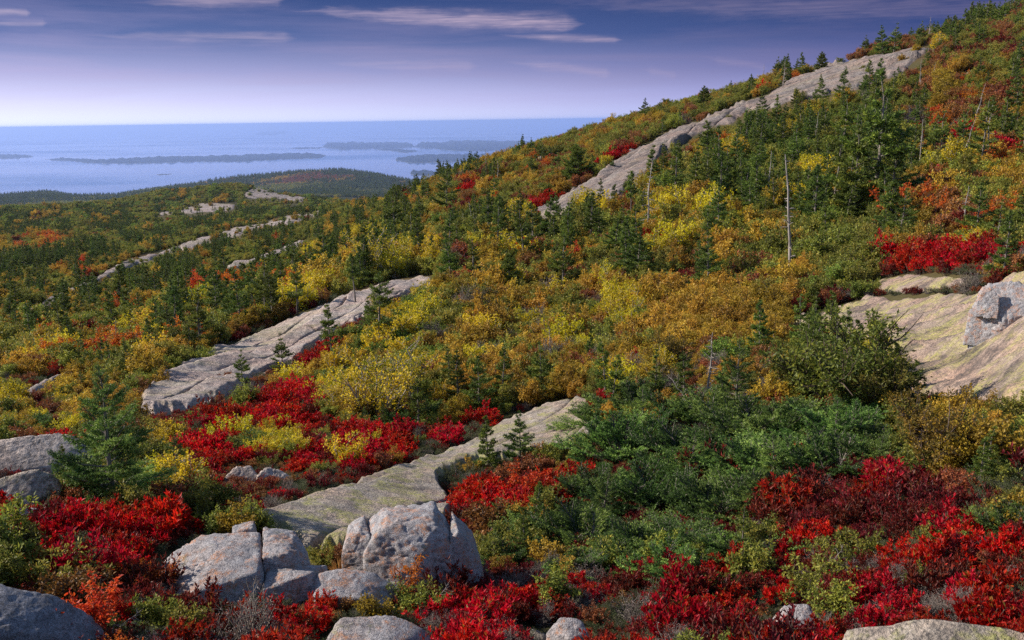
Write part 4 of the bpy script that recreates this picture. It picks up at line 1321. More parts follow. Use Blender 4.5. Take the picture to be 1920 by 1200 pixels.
def scatter_stuff(name, kind, P, S, Rz, label, use=None):
    """countless copies too small to tell apart, as one object"""
    vs = use or KINDS[kind]
    me = bpy.data.meshes.new(name)
    n = len(P)
    me.vertices.add(n)
    me.vertices.foreach_set('co', np.ascontiguousarray(P, np.float32).ravel())
    for nm, typ, val in (('sc', 'FLOAT', S), ('rz', 'FLOAT', Rz)):
        a = me.attributes.new(nm, typ, 'POINT')
        a.data.foreach_set('value', np.ascontiguousarray(val, np.float32))
    a = me.attributes.new('ix', 'INT', 'POINT')
    a.data.foreach_set('value', G.integers(0, len(vs), n).astype(np.int32))
    o = link(name, me, kind='stuff', label=label)
    ng = bpy.data.node_groups.new(name, 'GeometryNodeTree')
    ng.interface.new_socket('Geometry', in_out='INPUT', socket_type='NodeSocketGeometry')
    ng.interface.new_socket('Geometry', in_out='OUTPUT', socket_type='NodeSocketGeometry')
    gi, go = ng.nodes.new('NodeGroupInput'), ng.nodes.new('NodeGroupOutput')
    jn = ng.nodes.new('GeometryNodeJoinGeometry')
    for v in vs:
        oi = ng.nodes.new('GeometryNodeObjectInfo')
        oi.inputs[0].default_value = v
        oi.inputs['As Instance'].default_value = True
        ng.links.new(oi.outputs['Geometry'], jn.inputs[0])
    ip = ng.nodes.new('GeometryNodeInstanceOnPoints')
    ip.inputs['Pick Instance'].default_value = True

    def attr(nm, typ):
        q = ng.nodes.new('GeometryNodeInputNamedAttribute')
        q.data_type = typ
        q.inputs['Name'].default_value = nm
        return q.outputs[0]
    cx = ng.nodes.new('ShaderNodeCombineXYZ')
    ng.links.new(attr('rz', 'FLOAT'), cx.inputs[2])
    er = ng.nodes.new('FunctionNodeEulerToRotation')
    ng.links.new(cx.outputs[0], er.inputs[0])
    ng.links.new(gi.outputs[0], ip.inputs['Points'])
    ng.links.new(jn.outputs[0], ip.inputs['Instance'])
    ng.links.new(attr('ix', 'INT'), ip.inputs['Instance Index'])
    ng.links.new(er.outputs[0], ip.inputs['Rotation'])
    ng.links.new(attr('sc', 'FLOAT'), ip.inputs['Scale'])
    ng.links.new(ip.outputs[0], go.inputs[0])
    md = o.modifiers.new('copies', 'NODES')
    md.node_group = ng
    return o
# ------------------------------------------------------------------ plants: where they grow
ZONES = [   # (polygon in the photograph of the ground they stand on, mix of kinds, size, how full)
    ([(-800, -400), (2700, -400), (2700, 2000), (-800, 2000)], dict(och=.20, olv=.34, yel=.02, spr=.11, brn=.14, gry=.03, mar=.06, red=.03, grn=.06, org=.03), 1.0, .92),
    # far left slopes
    ([(-800, 300), (680, 340), (720, 400), (620, 480), (420, 600), (200, 700), (-800, 800)], dict(olv=.50, och=.14, spr=.17, grn=.09, brn=.07, red=.015, org=.015), 1.0, .80),
    ([(-800, 370), (200, 366), (450, 338), (660, 368), (640, 394), (500, 410), (420, 428), (330, 450), (230, 455), (100, 436), (-800, 490)], dict(olv=.46, grn=.10, spr=.28, och=.10, brn=.06), .9, .95),
    ([(-200, 505), (100, 485), (190, 462), (200, 474), (100, 505), (-200, 545)], dict(spr=.85, olv=.15), 1.0, 1),
    ([(-200, 470), (0, 448), (90, 440), (140, 450), (60, 480), (-200, 500)], dict(org=.25, och=.35, olv=.25, brn=.15), 1.0, 1),
    # woods left of the long slab
    ([(0, 690), (120, 640), (260, 590), (420, 540), (560, 490), (690, 450), (700, 530), (600, 570), (480, 620), (340, 675), (260, 730), (0, 760)], dict(spr=.17, olv=.33, och=.16, yel=.03, grn=.10, org=.07, brn=.10, mar=.04), 1.0, 1),
    ([(-200, 700), (130, 700), (250, 720), (262, 790), (130, 830), (-200, 830)], dict(och=.48, yel=.02, olv=.24, jun=.12, brn=.14), .8, .9),
    # amber thicket in the middle
    ([(560, 470), (720, 440), (830, 470), (830, 520), (740, 525), (600, 560)], dict(och=.32, yel=.07, olv=.34, spr=.10, brn=.17), 1.0, 1),
    ([(780, 560), (1000, 540), (1200, 560), (1480, 560), (1490, 640), (1300, 740), (1100, 750), (900, 770), (800, 700)], dict(och=.36, yel=.04, olv=.27, gry=.11, brn=.17, grn=.05), 1.12, 1),
    ([(1140, 575), (1260, 565), (1260, 610), (1150, 620)], dict(yel=.9, och=.1), 1.15, 1),
    ([(1200, 560), (1480, 570), (1500, 650), (1300, 680), (1200, 640)], dict(och=.78, brn=.18, gry=.04), 1.1, 1),
    ([(880, 560), (1240, 545), (1330, 520), (1200, 500), (1000, 510), (880, 530)], dict(olv=.40, brn=.20, mar=.15, spr=.08, och=.17), 1.0, 1),
    ([(1340, 420), (1560, 440), (1600, 540), (1480, 590), (1330, 560)], dict(och=.32, olv=.46, brn=.10, grn=.12), 1.15, 1),
    ([(1540, 470), (1640, 470), (1640, 560), (1540, 570)], dict(olv=.75, grn=.25), 1.1, 1),
    ([(1180, 400), (1420, 330), (1480, 420), (1360, 500), (1150, 500)], dict(och=.36, olv=.26, yel=.04, grn=.08, brn=.14, spr=.12), 1.05, 1),
    # spruce thicket on the right slope
    ([(1270, 330), (1420, 250), (1560, 200), (1680, 230), (1720, 330), (1640, 440), (1500, 440), (1330, 400)], dict(spr=.40, grn=.16, olv=.30, och=.11, yel=.03), 1.0, 1),
    ([(1640, 380), (1790, 350), (1820, 440), (1700, 470)], dict(brn=.50, org=.08, mar=.12, och=.30), 1.1, 1),
    ([(1790, 330), (2300, 300), (2300, 450), (1830, 460)], dict(och=.34, org=.04, olv=.38, yel=.04, brn=.20), 1.1, 1),
    ([(1560, 140), (1700, 120), (2300, 60), (2300, 250), (1720, 240)], dict(och=.20, brn=.36, olv=.28, org=.03, spr=.11, mar=.02), 1.0, 1),
    ([(1540, 130), (1640, 90), (1800, 40), (2300, -60), (2300, 100), (1800, 110), (1740, 85), (1640, 118)], dict(brn=.42, olv=.22, mar=.14, spr=.22), 1.0, 1),
    # skyline shrubs left of the rock band
    ([(980, 285), (1130, 225), (1300, 190), (1420, 160), (1390, 190), (1250, 245), (1120, 320), (1000, 340)], dict(och=.24, olv=.42, brn=.20, mar=.10, red=.04), 1.0, 1),
    ([(840, 350), (1000, 290), (1110, 330), (1020, 400), (850, 420)], dict(och=.28, olv=.28, brn=.18, mar=.10, org=.05, spr=.11), 1.0, 1),
    # birches in the middle
    ([(585, 690), (660, 640), (760, 630), (860, 680), (870, 760), (800, 790), (700, 800), (600, 775)], dict(yel=.14, grn=.30, och=.26, olv=.30), 1.0, 1),
    ([(690, 590), (790, 570), (830, 640), (740, 640)], dict(grn=.55, yel=.25, olv=.2), 1.1, 1),
    ([(430, 760), (500, 720), (590, 680), (600, 720), (480, 770)], dict(yel=.35, och=.25, olv=.15, grs=.25), .8, .9),
    ([(780, 715), (1000, 700), (1130, 690), (1120, 750), (980, 770), (860, 770)], dict(olv=.42, och=.33, brn=.13, spr=.06, mar=.06), 1.1, 1),
    # crimson patches
    ([(285, 800), (420, 775), (540, 735), (590, 735), (615, 790), (700, 812), (790, 812), (775, 855), (690, 900), (600, 880), (560, 905), (540, 872), (430, 882), (400, 930), (600, 955), (540, 990), (430, 980), (390, 930), (340, 860)], dict(red=.74, mar=.08, jun=.06, yel=.05, olv=.07), 1.0, 1),
    ([(430, 830), (560, 840), (560, 868), (450, 875)], dict(red=.35, yel=.35, jun=.2, olv=.1), .9, 1),
    ([(400, 915), (620, 895), (700, 890), (700, 905), (560, 960), (480, 985)], dict(red=.50, mar=.28, gry=.14, grs=.08), .75, .85),
    ([(-200, 985), (100, 965), (200, 975), (380, 1000), (300, 1050), (270, 1120), (150, 1150), (120, 1090), (-200, 1070)], dict(red=.72, mar=.12, jun=.05, olv=.06, gry=.05), 1.05, 1),
    ([(60, 930), (140, 900), (150, 925), (70, 950)], dict(red=.9, olv=.1), .8, .9),
    ([(80, 830), (150, 822), (150, 840), (80, 842)], dict(red=1), .8, 1),
    ([(160, 1100), (330, 1080), (420, 1120), (430, 1200), (380, 1420), (-200, 1420), (60, 1250), (180, 1200)], dict(red=.32, mar=.36, org=.05, olv=.12, gry=.15), .8, .92),
    ([(-200, 1190), (60, 1200), (60, 1420), (-200, 1420)], dict(red=.8, mar=.2), .85, .7),
    ([(410, 1150), (590, 1130), (640, 1190), (640, 1420), (380, 1420)], dict(red=.58, mar=.18, gry=.10, olv=.08, brn=.06), .92, 1),
    ([(640, 1260), (980, 1220), (980, 1420), (640, 1420)], dict(red=.6, mar=.4), .75, .6),
    ([(760, 1110), (900, 1090), (1000, 1110), (1010, 1200), (820, 1200)], dict(mar=.55, gry=.25, red=.12, brn=.08), .8, 1),
    ([(780, 1170), (900, 1130), (1010, 1130), (1010, 1250), (800, 1260)], dict(red=.52, mar=.22, gry=.14, olv=.12), .88, 1),
    ([(920, 1075), (1100, 1060), (1150, 1130), (1000, 1140)], dict(och=.3, mar=.3, red=.15, gry=.15, olv=.1), .7, 1),
    ([(1000, 1140), (1150, 1090), (1420, 1080), (1450, 1420), (980, 1420)], dict(red=.50, mar=.24, gry=.07, olv=.12, jun=.07), .84, .92),
    ([(1400, 1010), (1600, 985), (1800, 990), (2300, 1020), (2300, 1420), (1620, 1420), (1420, 1420)], dict(red=.50, mar=.20, olv=.16, gry=.06, jun=.08), .84, .95),
    ([(1400, 960), (1500, 905), (1640, 880), (1800, 905), (1840, 985), (1600, 1010), (1420, 1020)], dict(mar=.80, brn=.12, red=.08), 1.1, 1),
    ([(1230, 885), (1400, 870), (1400, 920), (1250, 930)], dict(mar=.45, brn=.35, gry=.2), .95, 1),
    ([(850, 935), (900, 905), (1010, 915), (1110, 905), (1090, 950), (960, 1000), (870, 1005)], dict(red=.8, mar=.1, org=.1), .95, 1),
    ([(840, 818), (880, 800), (985, 770), (1000, 782), (920, 812), (850, 825)], dict(red=1.0), 1.0, 1),
    ([(770, 850), (850, 815), (930, 805), (900, 830), (830, 860), (770, 880)], dict(jun=.9, red=.1), 1.2, 1),
    ([(815, 935), (860, 905), (950, 885), (1000, 890), (900, 915), (850, 945)], dict(jun=1.0), .9, 1),
    ([(1040, 790), (1120, 760), (1120, 780), (1060, 800)], dict(mar=.5, jun=.3, gry=.2), .7, .8),
    ([(1115, 800), (1680, 790), (1690, 880), (1450, 900), (1400, 1060), (1150, 1060), (1000, 1030), (1100, 900)], dict(brn=.3, red=.35, mar=.35), .6, .14),
    ([(1240, 690), (1490, 690), (1500, 780), (1240, 770)], dict(brn=.3, och=.3, gry=.2, olv=.2), .9, .9),
    ([(1680, 800), (1850, 790), (1870, 905), (1690, 900)], dict(olv=.5, och=.35, brn=.15), 1.1, 1),
    ([(1840, 800), (2300, 780), (2300, 1020), (1830, 1000), (1870, 900)], dict(jun=.4, olv=.3, och=.15, mar=.15), 1.0, 1),
    ([(1635, 525), (1660, 495), (1760, 480), (1860, 478), (1850, 505), (1760, 522), (1700, 515)], dict(red=.85, mar=.15), 1.25, 1),
    ([(1860, 480), (2200, 450), (2200, 500), (1880, 515), (1830, 548), (1800, 560), (1790, 545)], dict(gry=.55, red=.2, jun=.25), .9, 1),
    ([(1700, 562), (1790, 548), (1800, 554), (1700, 566)], dict(red=.8, mar=.2), .6, 1),
    ([(1450, 590), (1540, 572), (1540, 584), (1470, 604)], dict(mar=.7, red=.3), .9, 1),
    # small crimson strips on the hillside
    ([(1135, 305), (1185, 277), (1195, 285), (1150, 310)], dict(red=1), 1, 1),
    ([(980, 395), (1040, 368), (1045, 385), (990, 400)], dict(red=1), .9, 1),
    ([(1035, 372), (1110, 345), (1115, 358), (1050, 378)], dict(red=.9, mar=.1), .8, 1),
    ([(1090, 350), (1130, 335), (1130, 345), (1100, 358)], dict(red=1), .6, 1),
    ([(975, 420), (1010, 402), (1010, 415), (985, 425)], dict(red=1), .9, 1),
    ([(1225, 320), (1250, 295), (1255, 310), (1235, 330)], dict(red=1), .8, 1),
    ([(862, 362), (905, 338), (900, 352), (870, 368)], dict(red=1), .9, 1),
    ([(885, 388), (940, 372), (945, 385), (890, 398)], dict(red=.8, mar=.2), .9, 1),
    ([(1590, 122), (1660, 104), (1660, 113), (1600, 125)], dict(red=.5, mar=.5), .8, 1),
    ([(1695, 265), (1730, 255), (1730, 275), (1700, 280)], dict(red=.8, org=.2), 1, 1),
    ([(1770, 285), (1830, 265), (1830, 290), (1780, 300)], dict(red=.8, mar=.2), 1.1, 1),
    ([(1860, 290), (1960, 275), (1960, 300), (1870, 305)], dict(red=.8, mar=.2), 1.1, 1),
    ([(1200, 470), (1270, 455), (1270, 475), (1210, 485)], dict(red=.35, mar=.65), 1, 1),
    ([(1220, 545), (1290, 530), (1290, 545), (1230, 555)], dict(red=.45, mar=.55), 1, 1),
    ([(555, 695), (620, 655), (640, 685), (580, 708)], dict(red=.95, mar=.05), 1.1, 1),
    ([(640, 622), (705, 605), (715, 622), (660, 640)], dict(red=1), 1.0, 1),
    ([(1130, 590), (1155, 582), (1155, 596), (1130, 600)], dict(red=1), 1.0, 1),
    ([(1180, 700), (1205, 690), (1205, 705), (1180, 712)], dict(red=1), 1.0, 1),
    ([(370, 560), (450, 530), (470, 545), (400, 570)], dict(org=.8, red=.2), 1.1, 1),
    ([(160, 680), (230, 660), (240, 675), (170, 695)], dict(org=.5, red=.5), 1.0, 1),
    ([(60, 735), (110, 700), (118, 706), (70, 742)], dict(red=1), .7, .8),
    ([(590, 1010), (652, 1000), (652, 1080), (600, 1085)], dict(grs=.6, olv=.2, mar=.2), .55, .7),
    # the foot of the long slab: dry grass
    ([(350, 772), (470, 742), (560, 700), (570, 712), (480, 756), (360, 786)], dict(grs=.8, brn=.2), .7, .9),
]
# bare rock stays bare, except for a strip along its joints; boulders keep their faces clear
CLEAR = [
    [(1470, 604), (1560, 582), (1650, 640), (1660, 690), (1560, 650), (1480, 645)],
    [(640, 1000), (905, 1000), (915, 1080), (800, 1110), (740, 1150), (575, 1160), (575, 1080), (640, 1080)],
    [(270, 1040), (600, 1030), (610, 1115), (470, 1150), (380, 1150), (300, 1105)],
    [(-60, 1150), (120, 1150), (175, 1240), (110, 1285), (-60, 1285)],
    [(615, 1185), (805, 1190), (830, 1270), (600, 1280)],
    [(1600, 1235), (2000, 1215), (2100, 1420), (1560, 1420)],
    [(975, 1180), (1110, 1165), (1125, 1290), (965, 1290)],
    [(1440, 1150), (1540, 1145), (1540, 1230), (1440, 1230)],
    [(420, 885), (556, 885), (556, 925), (420, 925)],
    [(-100, 850), (165, 840), (165, 885), (110, 890), (110, 925), (60, 960), (-100, 960)],
    [(1815, 570), (1960, 560), (1960, 660), (1815, 660)],
    [(1795, 660), (1845, 660), (1845, 700), (1795, 700)],
    [(330, 1120), (420, 1150), (600, 1110), (560, 1170), (420, 1190)],
]
lowp = [p for p in LEDGES]

NAMES = {'red': ('crimson huckleberry bush', 'bush'), 'mar': ('maroon bush', 'bush'), 'och': ('amber leaved shrub', 'shrub'), 'yel': ('yellow birch shrub', 'shrub'),
         'olv': ('olive green shrub', 'shrub'), 'grn': ('light green shrub', 'shrub'), 'org': ('orange red shrub', 'shrub'), 'brn': ('russet shrub', 'shrub'),
         'gry': ('bare grey twiggy shrub', 'shrub'), 'jun': ('low grey-green juniper', 'juniper'), 'spr': ('dark green spruce', 'spruce'), 'spb': ('bare-stemmed spruce', 'spruce'),
         'bsh': ('bushy dark spruce', 'spruce'), 'fir': ('small blue-green fir', 'fir'), 'krm': ('low spreading dwarf spruce', 'dwarf spruce'), 'sng': ('bleached dead tree', 'dead tree'), 'oak': ('olive oak shrub', 'shrub'), 'amb': ('amber shrub', 'shrub'), 'ybr': ('yellow birch', 'birch'), 'sum': ('sapling', 'sapling'), 'dbr': ('dead branch', 'branch'), 'grs': ('tuft of dry tan grass', 'grass')}
for p_, lb_ in [((540, 650), 'the long pale slab'), ((330, 730), 'the foot of the long slab'), ((780, 545), 'the top end of the long slab'), ((950, 840), 'the middle of the lichen slab'), ((1060, 770), 'the top of the lichen slab'), ((600, 970), 'the lower end of the lichen slab'),
              ((1700, 620), 'the broad yellow slab'), ((1560, 590), 'the left tip of the broad yellow slab'), ((1740, 530), 'the flat shelf at right'), ((1100, 375), 'the foot of the long rock band'), ((1230, 270), 'the middle of the long rock band'), ((1390, 205), 'the upper part of the long rock band'),
              ((1600, 140), 'the topmost rock band'), ((1220, 560), 'the small slab behind the bright yellow bush'), ((885, 512), 'the small pinkish slab'), ((470, 425), 'the far rock band on the left slope'), ((150, 535), 'the broken rock band on the left slope'), ((500, 480), 'the grey ledge above the long slab'),
              ((90, 730), 'the small tilted slab'), ((510, 365), 'the pale summit of the middle ridge')]:
    LAND.append((p_[0], p_[1], lb_))

# trees and single plants one can name: kind, base px, base py, top py, variant, label, lean
HERO = [
    ('fir', 215, 965, 712, 0, 'full blue-green fir standing beside the flat ledge at left', 0, 'the full fir at left'),
    ('fir', 1380, 800, 640, 1, 'upright young fir rising out of the dwarf spruce mat', 0, 'the young fir in the spruce mat'),
    ('fir', 1205, 815, 722, 1, 'fir tip standing out of the back left of the spruce mat', 0, None),
    ('fir', 1565, 850, 745, 0, 'fir standing below the large oak shrub in the spruce mat', 0, None),
    ('fir', 1290, 915, 800, 0, 'pointed fir top in the middle of the spruce mat', .1, None),
    ('fir', 1455, 925, 815, 1, 'fir top at the right side of the spruce mat', -.1, None),
    ('fir', 1130, 985, 880, 1, 'pointed fir at the left front of the spruce mat', .1, None),
    ('spb', 625, 692, 578, 0, 'little spruce with bare lower stem beside the long slab', 0, 'the little bare-stemmed spruce'),
    ('spr', 530, 702, 628, 1, 'small spruce growing on the lower long slab', 0, 'the small spruce on the slab'),
    ('spb', 712, 662, 518, 1, 'bare-legged spruce in front of the top end of the long slab', .03, 'the bare-legged spruce'),
    ('spr', 848, 545, 450, 1, 'spruce just right of the top end of the long slab', 0, 'the spruce at the slab top'),
    ('bsh', 955, 560, 478, 0, 'wide low spruce beside the small pinkish slab', 0, 'the wide low spruce'),
    ('spr', 940, 760, 645, 4, 'slim spruce standing alone in the amber thicket', 0, 'the slim spruce in the thicket'),
    ('spr', 848, 735, 655, 3, 'dark broad spruce half hidden beside the yellow birches', 0, None),
    ('spr', 1104, 700, 622, 0, 'small dark spruce in the amber thicket right of the slim one', 0, None),
    ('spr', 745, 462, 362, 1, 'tall spreading spruce on the shoulder above the yellow birches', 0, 'the tall shoulder spruce'),
    ('spr', 836, 408, 322, 3, 'spruce standing against the shore on the upper centre shoulder', 0, 'the shoreline spruce'),
    ('spr', 690, 470, 400, 1, 'spruce left of the tall one on the shoulder', 0, None),
    ('spr', 650, 490, 418, 2, 'leafy green spruce on the slope left of the shoulder', 0, None),
    ('sng', 885, 445, 380, 1, 'grey dead trunk among green spruces upper centre', 0, 'the grey dead trunk upper centre'),
    ('spr', 892, 470, 385, 5, 'dull spruce hiding the foot of a grey dead trunk', 0, None),
    ('spr', 940, 455, 372, 0, 'soft green spruce right of the grey dead trunk', 0, None),
    ('spr', 968, 470, 392, 3, 'broad green spruce below the foot of the long rock band', 0, None),
    ('spr', 1043, 425, 370, 2, 'pointed spruce against the foot of the long rock band', 0, None),
    ('spr', 1073, 428, 375, 0, 'second pointed spruce against the rock band foot, slightly right', 0, None),
    ('spr', 1123, 412, 340, 5, 'thin spruce in front of the steep face of the rock band', 0, None),
    ('bsh', 1083, 345, 278, 1, 'bushy dark spruce left of the long rock band', 0, 'the bushy spruce by the rock band'),
    ('sng', 912, 330, 284, 1, 'dead spire standing against the bay, the left of two', 0, 'the two dead spires'),
    ('sng', 933, 345, 297, 1, 'dead spire standing against the bay, the right of two', 0, None),
    ('spr', 873, 345, 318, 3, 'tiny dark spruce on the slope edge below the dead spires', 0, None),
    ('spr', 1207, 226, 184, 3, 'dark pointed spruce alone on the skyline', 0, 'the lone skyline spruce'),
    ('spr', 1250, 212, 188, 2, 'small skyline spruce right of the lone pointed one', 0, None),
    ('bsh', 1320, 205, 167, 0, 'bushy skyline spruce leaning out over the rock band', 0, 'the bushy skyline spruce'),
    ('spr', 1369, 176, 151, 3, 'little spruce on the skyline above the rock band', 0, None),
    ('sng', 1431, 160, 122, 0, 'thin dead stem on the skyline', 0, None),
    ('sng', 1466, 165, 117, 2, 'dead stem with side branches on the skyline', 0, 'the branched dead stem on the skyline'),
    ('spr', 1505, 140, 101, 0, 'narrow spruce on the skyline left of the round bushes', 0, None),
    ('bsh', 1540, 135, 104, 0, 'round low spruce clump on the skyline', 0, None),
    ('spr', 1655, 108, 58, 3, 'wide dark spruce on the skyline, left of its pair', 0, 'the pair of wide skyline spruces'),
    ('spr', 1675, 105, 54, 1, 'wide dark spruce on the skyline, right of its pair', 0, None),
    ('spr', 1724, 88, 48, 1, 'ragged spruce on the skyline right of the wide pair', 0, None),
    ('sng', 1738, 80, 38, 2, 'dead top poking from the skyline thicket', 0, None),
    ('spr', 1773, 72, 40, 3, 'small ragged spruce on the high skyline', 0, None),
    ('spr', 1810, 60, 20, 0, 'slim dark spruce on the high skyline', 0, None),
    ('spr', 1848, 55, 0, 5, 'tallest slim spruce on the high skyline', .04, 'the tallest skyline spruce'),
    ('spr', 1885, 45, 8, 1, 'dense dark spruce near the upper right corner', 0, None),
    ('spr', 1905, 40, 10, 3, 'dark spruce at the upper right corner', 0, None),
    ('spr', 1870, 50, 22, 0, 'short dark spruce between two taller ones at upper right', 0, None),
    ('spr', 1918, 32, 6, 5, 'spruce cut by the right edge at the skyline', 0, None),
    ('sng', 1484, 538, 298, 0, 'tall bare silver trunk standing in the amber hillside', -.05, 'the tall silver trunk'),
    ('sng', 1214, 455, 305, 1, 'thin grey dead tree with short branches mid hillside', .05, 'the thin grey dead tree'),
    ('sng', 1152, 412, 350, 0, 'short dead trunk leaning right below the rock band', .28, 'the leaning dead trunk'),
    ('sng', 1438, 385, 290, 0, 'pale dead stem left of the dark spruce thicket', .08, None),
    ('sng', 1525, 285, 218, 0, 'leaning dead stem above the spruce thicket', .12, None),
    ('sng', 1418, 255, 190, 0, 'slender dead stem beside the upper rock band', 0, None),
    ('sng', 1726, 182, 120, 3, 'curved pale dead stem high on the right slope', 0, 'the curved dead stem'),
    ('sng', 1752, 155, 118, 1, 'short grey dead stem right of the curved one', 0, None),
    ('sng', 1822, 240, 165, 3, 'leaning dead trunk high on the right slope', .2, 'the leaning trunk high at right'),
    ('sng', 1850, 150, 118, 3, 'short pale dead trunk near the top right', .12, None),
    ('sng', 1795, 322, 235, 3, 'bent silver stem above the right crimson patches', .25, None),
    ('sng', 1850, 312, 210, 1, 'straight dead tree near the right edge', .02, None),
    ('sng', 1735, 312, 258, 0, 'pale stem beside a crimson shrub on the right slope', 0, None),
    ('sng', 1808, 445, 362, 2, 'dark dead tree with stubby branches above the right crimson bushes', 0, 'the stubby dead tree'),
    ('sng', 1908, 440, 400, 2, 'branchy dead bush at the right edge', 0, None),
    ('sng', 1318, 765, 618, 2, 'grey leafless dead spruce behind the dwarf spruce mat', 0, 'the grey dead spruce'),
    ('sng', 1290, 770, 690, 2, 'small dead twiggy tree left of the grey dead spruce', -.2, None),
    ('sng', 1032, 690, 610, 1, 'thin dead stem in the amber thicket', 0, 'the thin stem in the amber thicket'),
    ('sng', 383, 655, 580, 1, 'silver dead trunk just above the long slab', 0, 'the silver trunk above the slab'),
    ('sng', 222, 672, 598, 1, 'grey dead trunk in the left woods', 0, 'the grey trunk in the left woods'),
    ('sng', 92, 670, 625, 0, 'short dead stem far left in the woods', 0, None),
    ('sng', 1252, 350, 300, 0, 'short dead stem leaning at the edge of the rock band', .2, None),
    ('sng', 1722, 330, 240, 0, 'slim dead stem right of the big dark spruce', .05, None),
    # the dark spruce thicket on the right slope
    ('spr', 1640, 405, 165, 1, 'biggest dark spruce in the thicket on the right slope', .02, 'the big dark spruce'),
    ('spr', 1600, 420, 255, 3, 'broad dark spruce left of the biggest one', 0, None),
    ('spr', 1668, 400, 270, 3, 'broad dark spruce right of the biggest one', 0, None),
    ('spr', 1560, 410, 270, 4, 'thin crowned spruce left in the dark thicket', 0, None),
    ('spr', 1580, 285, 190, 1, 'ragged spruce above the dark thicket', 0, None),
    ('spr', 1640, 240, 150, 4, 'thin crowned spruce under the topmost rock band', 0, None),
    ('spr', 1575, 205, 140, 4, 'spruce with pale stem beside the topmost rock band', 0, None),
    ('spr', 1490, 200, 165, 3, 'small spruce below the top of the long rock band', 0, None),
    ('spr', 1430, 215, 175, 3, 'small spruce right of the upper long rock band', 0, None),
    ('spr', 1350, 395, 290, 0, 'bright green spruce left in the hillside thicket', 0, None),
    ('spr', 1300, 375, 280, 2, 'green spruce below the long rock band', 0, None),
    ('spr', 1266, 365, 275, 4, 'thin green spruce just right of the long rock band', 0, None),
    ('spr', 1395, 390, 300, 4, 'thin spruce between two dead stems', 0, None),
    ('spr', 1525, 440, 320, 0, 'green spruce right of the tall silver trunk', 0, None),
    ('spr', 1450, 405, 320, 2, 'green spruce left of the tall silver trunk', 0, None),
    ('spr', 1500, 330, 250, 1, 'spruce behind the tall silver trunk', 0, None),
    ('spb', 1548, 470, 380, 0, 'small bare-stemmed spruce below the dark thicket', 0, None),
    ('spr', 1715, 400, 362, 3, 'small light green spruce between russet shrubs', 0, None),
    ('spr', 1838, 330, 205, 4, 'thin spruce with dead stem at the right slope', 0, None),
    ('spr', 1800, 290, 215, 1, 'ragged spruce above the crimson shrubs at right', 0, None),
    ('spr', 1880, 265, 190, 1, 'dark spruce near the right edge', 0, None),
    ('spr', 1905, 225, 150, 3, 'dark spruce at the right edge high on the slope', 0, None),
    ('bsh', 1520, 585, 540, 0, 'low green spruce beside the left tip of the yellow slab', 0, None),
    # woods above the long slab
    ('spr', 240, 610, 548, 1, 'dark spruce in the left woods above the grey trunk', 0, 'the dark spruce in the left woods'),
    ('spr', 290, 640, 580, 4, 'thin dark spruce in the left woods', 0, None),
    ('spr', 330, 650, 545, 0, 'green spruce at the left of the tall wood above the slab', 0, None),
    ('spr', 375, 660, 550, 2, 'full green spruce in the wood above the slab', 0, None),
    ('spr', 415, 600, 510, 4, 'thin spruce in the wood above the slab', 0, None),
    ('spr', 455, 625, 515, 0, 'tall green spruce in the wood above the slab', 0, 'the tall green spruce in the wood'),
    ('spr', 498, 610, 498, 1, 'dark spreading spruce at the right of the wood above the slab', 0, None),
    ('spr', 520, 585, 500, 5, 'slim dark spruce right of the spreading one above the slab', 0, None),
    ('spr', 350, 600, 530, 3, 'broad spruce behind the wood above the slab', 0, None),
    ('spr', 130, 700, 655, 1, 'small dark spruce above the amber shrubs at far left', 0, None),
    ('spr', 640, 535, 475, 2, 'light green spruce behind the long slab', 0, None),
    ('spr', 155, 740, 700, 3, 'little dark spruce behind the full fir at left', 0, None),
    ('ybr', 710, 525, 440, 0, 'tall golden birch shrub behind the top of the long slab', 0, 'the golden birch'),
    ('ybr', 775, 505, 455, 1, 'golden birch with pale stem right of the taller golden one', 0, None),
    ('och', 600, 550, 490, 2, 'amber tree-like shrub behind the long slab', 0, None),
    ('ybr', 705, 792, 655, 2, 'large open yellow birch between the red patch and the long slab', 0, 'the large yellow birch'),
    ('ybr', 645, 785, 715, 0, 'yellow birch left in the clump by the red patch', 0, None),
    ('ybr', 760, 770, 650, 1, 'yellow birch right in the clump by the red patch', 0, None),
    ('oak', 1590, 770, 598, 1, 'large dark olive oak shrub in front of the yellow slab', 0, 'the large oak shrub'),
    ('oak', 1500, 765, 668, 2, 'olive oak shrub left of the largest oak shrub', 0, None),
    ('oak', 1660, 790, 680, 0, 'low oak shrub right of the largest oak shrub', 0, None),
    ('amb', 1760, 890, 758, 3, 'amber and olive bush right of the dwarf spruce mat', 0, 'the amber bush right of the spruce mat'),
    ('amb', 1250, 705, 625, 1, 'rounded golden amber shrub left of the grey dead spruce', 0, None),
    ('sum', 770, 1135, 1035, 0, 'thin orange sumac-like sapling in front of the cracked boulder', 0, None),
    ('org', 1690, 420, 350, 1, 'orange shrub right of the dark spruce thicket', 0, None),
    ('mar', 1330, 905, 820, 1, 'maroon leafless-looking bush inside the dwarf spruce mat', 0, None),
    ('dbr', 205, 1215, 1130, 0, 'bleached forked dead branch in the lower left corner', .75, None),
    ('dbr', 1400, 1112, 1040, 1, 'white dead branch lying across the lower right crimson bushes', .95, None),
    ('dbr', 1530, 1100, 1010, 2, 'pale forked dead branch among the lower right crimson bushes', .5, None),
    ('dbr', 815, 1160, 1085, 0, 'thin white dead branch right of the tall cracked boulder foot', .4, None),
    ('dbr', 1290, 790, 700, 1, 'grey dead branch at the back of the dwarf spruce mat', -.6, None),
    ('ybr', 1195, 615, 570, 1, 'bright yellow bush before the small pale slab', 0, 'the bright yellow bush'),
]
